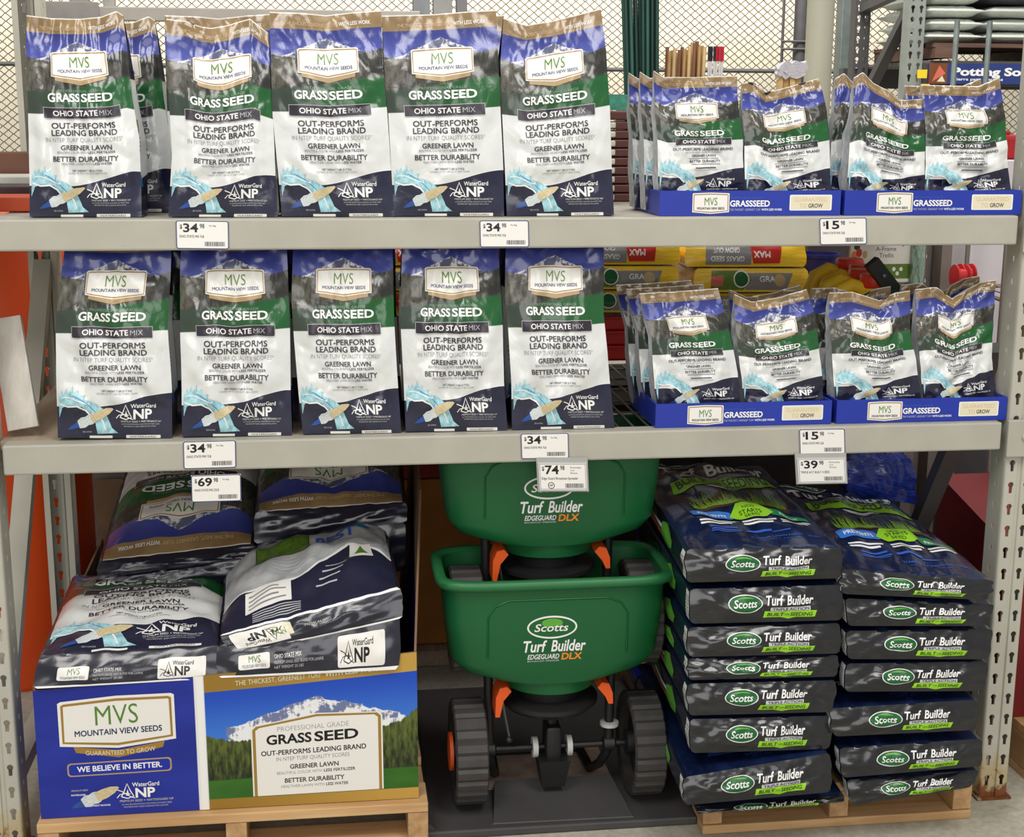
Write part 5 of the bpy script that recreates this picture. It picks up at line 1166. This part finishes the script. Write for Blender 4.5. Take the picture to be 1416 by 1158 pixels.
# support under the middle and low yellow bags
for k, (x, w) in enumerate(((.31, .29), (.60, .25), (.87, .25), (1.16, .27), (1.87, .28))):
    z0 = .8335; z1 = .985
    o = MB().box((x, 1.22, (z0+z1)/2), (w, .36, z1-z0), bev=.004).build('brown_carton', M('brown_carton', lin(118, 84, 48), .7, var=.12)); tag(o, 'brown carton under the yellow bags behind the middle shelf', 'carton', 'brown cartons under the yellow bags')
# cartons on the floor level of the back rack, dark ones added to block light
CY = M('carton_amber', lin(176, 110, 26), .6, var=.2, scale=5); CR = M('carton_red', lin(150, 26, 24), .55, var=.12); CDK = M('carton_light_block', lin(44, 36, 34), .7, var=.2)
for k, (x, w, z0, z1, m, lb) in enumerate(((.37, .50, .05, .30, CDK, 'added dark carton blocking light low behind the left pallet'), (.37, .50, .302, .52, CY, 'amber carton behind the left pallet, beside the rack post'), (.37, .50, .522, .60, CR, 'red carton between amber ones behind the left post'), (.37, .50, .602, .75, CY, 'amber carton just below the middle shelf, behind the left post'),
                                         (.92, .50, .05, .55, CY, 'amber carton behind the gap between carton display and spreader'), (.92, .50, .552, .74, CR, 'red carton behind the left rim of the upper spreader'), (1.46, .50, .05, .72, CDK, 'added dark carton blocking light behind the spreaders'), (2.02, .50, .05, .74, CDK, 'added dark carton blocking light behind the lawn food sacks'))):
    o = MB().box((x, 1.32, (z0+z1)/2), (w, .60, z1-z0-.001), bev=.004).build('stored_carton', m); tag(o, lb, 'carton', 'cartons on the floor level of the back rack')
brp(MB().box((1.25, 1.34, .025), (2.3, .74, .045)).build('floor_deck', BOARD))
# yellow jugs
YJ = M('jug_yellow', lin(250, 206, 50), .4, var=.04); RC = M('cap_red', lin(226, 60, 34), .4, var=.04)
def jug(label, px, py, Y):
    c = atY(px, py, Y); x, z = c[0], ZM+.0012; t = empty('yellow_jug', (x, Y, z)); H = c[2]-z+.012
    tag(t, label, 'jug', 'yellow jugs with red caps'); n = 32
    def sr(hx, hy, zz, e=4, yo=0, xo=0): return [(xx+xo, yy+yo, zz) for xx, yy, _ in sup(hx, hy, 0, e, n)]
    MB().loft([sr(.062, .042, 0), sr(.066, .046, .01), sr(.066, .046, H*.55), sr(.060, .044, H*.68), sr(.044, .04, H*.82, 2.4, xo=.012), sr(.033, .033, H*.88, 2, xo=.018), sr(.033, .033, H-.03, 2, xo=.018)], cap0=True, cap1=True).build('body', YJ, t, smooth=50)
    MB().tube([(-.005, 0, H*.88), (-.04, 0, H*.91), (-.072, 0, H*.85), (-.086, 0, H*.72), (-.078, 0, H*.58), (-.055, 0, H*.50)], [.015, .018, .019, .019, .018, .016], 12).build('handle', YJ, t, smooth=60)
    MB().lathe((.018, 0, H-.032), [(.034, 0), (.036, .004), (.036, .026), (.033, .032)], 28).build('cap', RC, t, smooth=40)
jug('yellow jug with a red cap, nearest of the four, behind the right middle tray', 1200, 386, .335); jug('yellow jug with a red cap, second from the front of the four', 1184, 379, .43)
jug('yellow jug with a red cap, third from the front of the four', 1184, 373, .525); jug('yellow jug with a red cap, farthest of the four, beside the yellow bags', 1166, 364, .62)
# black trigger sprayer
c = atY(1228, 395, .285); t = empty('trigger_sprayer', (c[0], .285, ZM+.0012)); tag(t, 'black trigger sprayer leaning behind the right middle tray', 'sprayer'); z0 = c[2]-ZM
MB().lathe((.01, 0, 0), [(.035, 0), (.038, .01), (.038, z0*.6), (.015, z0*.8), (.015, z0-.01)], 20).build('bottle', M('dark_bottle', lin(34, 60, 48), .4), t, smooth=50)
MB().bar((.02, 0, z0-.02), (-.045, 0, z0+.055), .026, .034).build('nozzle_head', BLK, t); MB().bar((.012, 0, z0-.01), (-.02, 0, z0-.05), .01, .02).build('trigger', BLK, t); MB().lathe((-.018, -.015, z0+.024), [(.004, -.004), (.006, .0), (.004, .003)], 10, axis='Y').build('screw', ROD, t)
# trellis pack with a printed card, pale green wrap
ca = Art(.18, .12)
ca.rect(0, 0, 1, 1, 'paper', 1); ca.rect(0, .08, 1, .42, 'photogreen', 2)
for k, (u, v) in enumerate(((.3, .22), (.42, .28), (.56, .2), (.80, .2), (.86, .3), (.74, .3))): ca.ell(u, v, .03, .05, 'white', 3, 10)
ca.text('A-Frame', .42, .76, .72, .10, 'charcoal', 3); ca.text('Trellis', .48, .72, .57, .10, 'charcoal', 3); ca.line([(.4, .88), (.75, .88), (.82, .94), (.9, .86), (.86, .82)], .003, 'charcoal', 3)
ca.ell(.06, .62, .05, .1, 'orange', 3); ca.ell(.14, .68, .05, .1, 'red', 4); ca.ell(.24, .64, .04, .09, 'goldlight', 3); ca.ell(.10, .82, .05, .08, 'limedark', 3)
ty = .742; x0, x1 = float(atY(1168, 360, ty)[0]), float(atY(1250, 360, ty)[0]); zc_ = float(atY(1210, 390, ty)[2])
t = empty('trellis_pack', (x0+.075, ty, ZM+.0012)); tag(t, 'packed garden trellis with a white and green printed card', 'trellis pack')
cwid = x1-x0; warped_box('card', lambda q: (q-np.array([.40, .5, 0]))*np.array([cwid, .012, cwid*.70])+np.array([0, -.012, zc_-ZM]), (2, 1, 2), {'*': CARD}, {'front': ca}, t, eps=.0004, step=.0001)
GRW = M('green_wire', lin(40, 110, 80), .5)
mb = MB()
for k in range(5): mb.tube([(-.06+.042*k, .0, 0), (-.06+.042*k, .0, .33)], .003, 6)
for k in range(5): mb.tube([(-.066, .0, .03+.07*k), (.112, .0, .03+.07*k)], .0025, 6)
mb.build('wire_panel', GRW, t)
warped_box('wrap', (lambda ff: lambda q: (np.stack([cwid*.6+.0+q[:, 0]*.035, -.035+q[:, 1]*.03+ff(q[:, 0], q[:, 2])*.015, q[:, 2]*.34], 1)))(field(77)), (6, 2, 14), {'*': film_plain('film_pale_green', (116, 150, 132), (176, 196, 182), .25)}, {}, t)
# next bay to the right: white carton, brown carton, wire rails, red spools, dark red carton on a pallet
nb_ = empty('neighbour_shelf', (2.75, .75, 0)); tag(nb_, 'grey wire shelf in the next bay at the right edge', 'shelf'); nbi = Matrix.Translation((-2.75, -.75, 0))
def nbp(o): o.parent = nb_; o.matrix_parent_inverse = nbi; return o
for x, y in ((2.46, .62), (2.50, .93), (3.1, .62), (3.1, .93)): nbp(MB().tube([(x, y, 0), (x, y, 1.32)], .007, 8).build('post', BRG))
for z in (1.10, .72): nbp(MB().tube([(2.46, .62, z), (2.50, .93, z), (3.1, .93, z), (3.1, .62, z), (2.46, .62, z)], .006, 6).build('rail', BRG))
wl = MB()
for k in range(12): wl.tube([(2.47+.052*k, .62, 1.10), (2.49+.052*k, .93, 1.10)], .0025, 5); wl.tube([(2.47+.052*k, .62, .72), (2.49+.052*k, .93, .72)], .0025, 5)
nbp(wl.build('wire_deck', BRG))
zr = float(atY(1400, 220, 1.12)[2])
o = MB().box((2.63, 1.12, .76+(zr-.76)/2), (.16, .2, zr-.76), bev=.004).build('white_carton', M('white_carton', lin(206, 200, 204), .5, var=.04)); tag(o, 'white carton seen through the right end of the middle shelf', 'carton'); o.location.z = 0
o = MB().box((2.85, 1.12, 1.03), (.22, .3, .54), bev=.004).build('tan_carton', M('tan_carton', lin(168, 142, 118), .7, var=.1)); tag(o, 'tan cardboard carton beside the white one at the right end', 'carton')
o = MB().box((2.74, 1.12, .38), (.46, .34, .756), bev=.004).build('grey_carton', M('grey_carton', lin(70, 66, 68), .7, var=.1)); tag(o, 'dark grey carton below the white and tan ones in the next bay', 'carton'); o.location.z = 0
for k, (px, py) in enumerate(((1326, 408), (1338, 410))):
    c = atY(px, py, .80); t = MB().lathe((c[0], .80+.02*k, 1.1085+.034), [(.012, -.02), (.034, -.018), (.034, -.014), (.022, -.012), (.022, .012), (.034, .014), (.034, .018), (.012, .02)], 20, axis='X').build('red_spool', M('spool_red', lin(176, 30, 34), .4), smooth=40); tag(t, 'red twine spool on the wire shelf, %s of two' % ('left' if k == 0 else 'right'), 'spool', 'red spools at the right')
DR = M('dark_red_carton', lin(110, 14, 20), .5, var=.08)
o = MB().hexa([(2.30, .16, .1305), (2.95, .16, .1305), (2.95, .58, .1305), (2.30, .58, .1305), (2.30, .16, .56), (2.95, .16, .56), (2.95, .58, .64), (2.30, .58, .64)]).build('dark_red_carton', DR); tag(o, 'dark red carton behind the right upright', 'carton')
pallet('wooden pallet at the lower right edge beside the rusty upright foot', 2.345, 3.1, .08, .58, .128)
o = MB().box((2.70, .155, .27), (.62, .10, .02), bev=.002, ry=0).box((2.42, .16, .20), (.05, .1, .14)).box((2.96, .16, .20), (.05, .1, .14)).build('wooden_crate', PAL); o.location = (0, -.12, 0); tag(o, 'small wooden crate at the right edge of the photo', 'crate')
# left of the rack: tall orange drum, leaning board, boards on the top shelf of the next bay
OD = M('orange_drum', lin(214, 76, 22), .45, var=.08, scale=3, stretch=(1, 1, .3))
t = empty('orange_drum', (-.22, 1.13, 0)); tag(t, 'tall glossy orange red drum with a pale round patch left of the rack', 'drum')
MB().lathe((0, 0, 0), [(.22, 0), (.235, .02), (.235, .62), (.242, .64), (.235, .66), (.235, 1.28), (.22, 1.30)], 40).build('body', OD, t, smooth=40)
mb = MB(); P = []; n = 24
for i in range(n):
    a = 2*PI*i/n; u, v = .045*math.cos(a), .15*math.sin(a); th = -PI/2+.82+u/.236; P.append((.2375*math.cos(th), .2375*math.sin(th), .70+v))
mb.add(P, [tuple(range(n))]); mb.build('patch', M('pale_patch', lin(196, 194, 184), .5), t)
o = MB().bar(Vector(atY(8, 440, .14)), (*atY(34, 606, .07)[:2], .93), .062, .014, up=(0, 1, 0)).build('whitish_board', wood('pale_board', lin(168, 162, 152), lin(206, 200, 190), 2)); tag(o, 'whitish board leaning at the left end of the middle shelf', 'board')
for nm, cl, y0, y1, z1, lb in (('orange_plank', (206, 78, 36), .20, .34, .030, 'orange plank at the left end of the top shelf'), ('dark_plank', (58, 44, 46), .35, .50, .045, 'dark plank between an orange and a pale one, left end of top shelf'), ('pale_plank', (196, 196, 184), .51, .67, .06, 'pale wide plank behind the dark one, left end of the top shelf'), ('brown_plank', (104, 66, 48), .68, .77, .11, 'brown boards at the rear left of the top shelf')):
    o = MB().box((-.16, (y0+y1)/2, ZT+.0012+z1/2), (.52, y1-y0, z1), bev=.003).build(nm, M(nm+'_m', lin(*cl), .6, var=.1)); tag(o, lb, 'plank')
    if y1 < .8: o.location = (0, 0, 0)
# brown trays with pale clips at the rear of the top shelf
BT = M('brown_tray', lin(92, 52, 46), .5, var=.1); CLP = M('clip_cream', lin(206, 202, 184), .4)
for k in range(9):
    t = empty('brown_tray', (1.325, .60, ZT+.0005+k*.0215)); tag(t, 'flat brown tray with pale clips, number %s up in the stack by the small pouches' % ('one', 'two', 'three', 'four', 'five', 'six', 'seven', 'eight', 'nine')[k], 'tray', 'brown trays at the rear of the top shelf')
    MB().box((0, 0, .0095), (.30, .16, .019), bev=.003).build('body', BT, t)
    for x in (.055, .026): MB().box((x, -.083, .010), (.020 if x > .05 else .014, .008, .014), bev=.003).build('clip', CLP, t)
o = MB().box((1.325, .60, ZT+.0005+9*.0215+.012), (.31, .17, .022), bev=.004).build('tray_lid', BT); tag(o, 'brown lid on top of the stack of brown trays', 'lid')
GN = M('green_mesh', lin(60, 140, 116), .6, var=.3, scale=60)
o = MB().box((1.36, .62, ZT+.2175+.020), (.22, .012, .038)).build('green_mesh_roll', GN); tag(o, 'teal green mesh strip lying on the brown tray lid', 'mesh'); o.location.z = 0
# dark bin with green stakes, bamboo sticks and red tipped sticks
bn = empty('stake_bin', (1.585, .765, ZT+.0012)); tag(bn, 'dark bin of garden stakes behind the small pouches on the top shelf', 'bin'); DB = M('bin_dark', lin(40, 38, 52), .5)
for x0, y0_, w, d in ((0, -.055, .26, .006), (0, .055, .26, .006), (-.13, 0, .006, .116), (.13, 0, .006, .116)): MB().box((x0, y0_, .125), (w, d, .25)).build('wall', DB, bn)
MB().box((0, 0, .003), (.26, .11, .006)).build('base', DB, bn)
GS = [M('stake_green_%d' % i, lin(*c), .45, var=.1) for i, c in enumerate(((28, 66, 56), (44, 92, 78), (20, 48, 44)))]
rr = random.Random(8)
for k in range(14):
    x = 1.470+(k % 7)*.0115; y = .748+.022*(k//7); dx = rr.uniform(-.004, .004)
    o = MB().tube([(x+.010, y, ZT+.0085), (x-.012+dx+.006*((k % 7)-3)*.5, y+.004, 2.02+.03*rr.random())], .0052, 7).build('garden_stake', GS[k % 3], smooth=60); tag(o, 'tall dark green garden stake in the bundle standing behind the small pouches', 'garden stake', 'green garden stakes')
BW = [M('bamboo_%d' % i, lin(*c), .6, var=.2, scale=20) for i, c in enumerate(((176, 140, 90), (128, 84, 58), (206, 176, 128)))]
for k in range(16):
    x = 1.572+(k % 8)*.0130; y = .742+.026*(k//8)
    o = MB().tube([(x-.006, y, ZT+.0085), (x, y, 1.728+.018*rr.random()+(.016 if k % 8 > 4 else 0))], .0048, 7).build('bamboo_stick', BW[(k*5) % 3], smooth=60); tag(o, 'short bamboo stick in the bundle right of the green stakes', 'bamboo stick', 'bamboo sticks')
WT = M('marker_white', lin(214, 212, 210), .5); RTIP = M('marker_red', lin(186, 34, 54), .5); DTIP = M('marker_dark', lin(40, 34, 44), .5)
for k in range(6):
    x = 1.679+k*.0072; t = empty('marker_stick', (x, .755+.004*(k % 2), ZT+.0085)); tag(t, 'white marker stick with a %s tip at the right of the bamboo sticks' % ('dark' if k < 3 else 'red'), 'marker stick', 'marker sticks with %s tips' % ('dark' if k < 3 else 'red'))
    MB().tube([(0, 0, 0), (0, 0, .335)], .003, 6).build('stick', WT, t); MB().tube([(0, 0, .335), (0, 0, .372)], .0036 if k < 3 else .0046, 6).build('tip', DTIP if k < 3 else RTIP, t)
# bagged wooden pegs farther back
c = atY(1090, 128, 1.6); t = empty('wrapped_pegs', (c[0], 1.6, c[2]-.4)); tag(t, 'wooden pegs in a cloudy plastic bag above the second small pouch', 'pegs')
for k in range(4): MB().box((-.03+.02*k, .004*(k % 2), .42), (.017, .017, .10)).build('peg', BW[0] if k % 2 else BW[2], t)
f7 = field(9)
warped_box('plastic_bag', lambda q: np.stack([(q[:, 0]-.5)*(.075+.02*np.sin(3*q[:, 2]))+.012*q[:, 2]+f7(q[:, 2], q[:, 1])*.012, (q[:, 1]-.5)*.04, .445+q[:, 2]*.05+f7(q[:, 0], q[:, 1])*.012], 1), (6, 3, 6), {'*': film_plain('film_cloudy', (176, 176, 190), (206, 206, 214), .4)}, {}, t)
hz = c[2]-.4-.834; MB().box((0, 0, .186-hz/2), (.09, .06, .372+hz)).build('stand', DB, t)
# deep blue sack lying behind the right lawn food stack
q = [(1168, 638), (1262, 634), (1268, 698), (1172, 682)]
lying('blue_sack', 'deep blue shiny sack lying on the right stack just under the middle beam', 'sack', None, q, .50, .34, 777, film_plain('film_royal', (14, 30, 110), (36, 66, 170), .2), MATS.get('x') or film_plain('film_royal_end', (14, 30, 110), (36, 66, 170), .2), {}, amp=1.5, bul=.01, n=(24, 18, 10))

o = MB().box((2.32, 1.48, 1.06), (.30, .3, .45), bev=.004).build('slate_carton', M('slate_carton', lin(64, 56, 58), .7, var=.12)); tag(o, 'dark slate carton behind the yellow jugs', 'carton')
c = atY(1131, 350, 1.22); t = empty('blue_bucket', (c[0], 1.22, .8338)); tag(t, 'dark blue bucket between yellow bags and yellow jugs', 'bucket'); hh = c[2]-.834
NBL = M('bucket_blue', lin(22, 24, 96), .4, var=.06)
MB().lathe((0, 0, 0), [(.05, 0), (.062, hh-.01), (.068, hh-.01), (.068, hh), (.06, hh), (.048, .01)], 28).build('body', NBL, t, smooth=40)

o = MB().box((2.665, 1.12, zr+.0355), (.07, .12, .07), bev=.012).box((2.665, 1.12, zr+.076), (.02, .09, .012), bev=.004).build('red_case', M('case_red', lin(170, 30, 36), .4)); tag(o, 'small red case on the white carton at the far right above the top shelf', 'case')
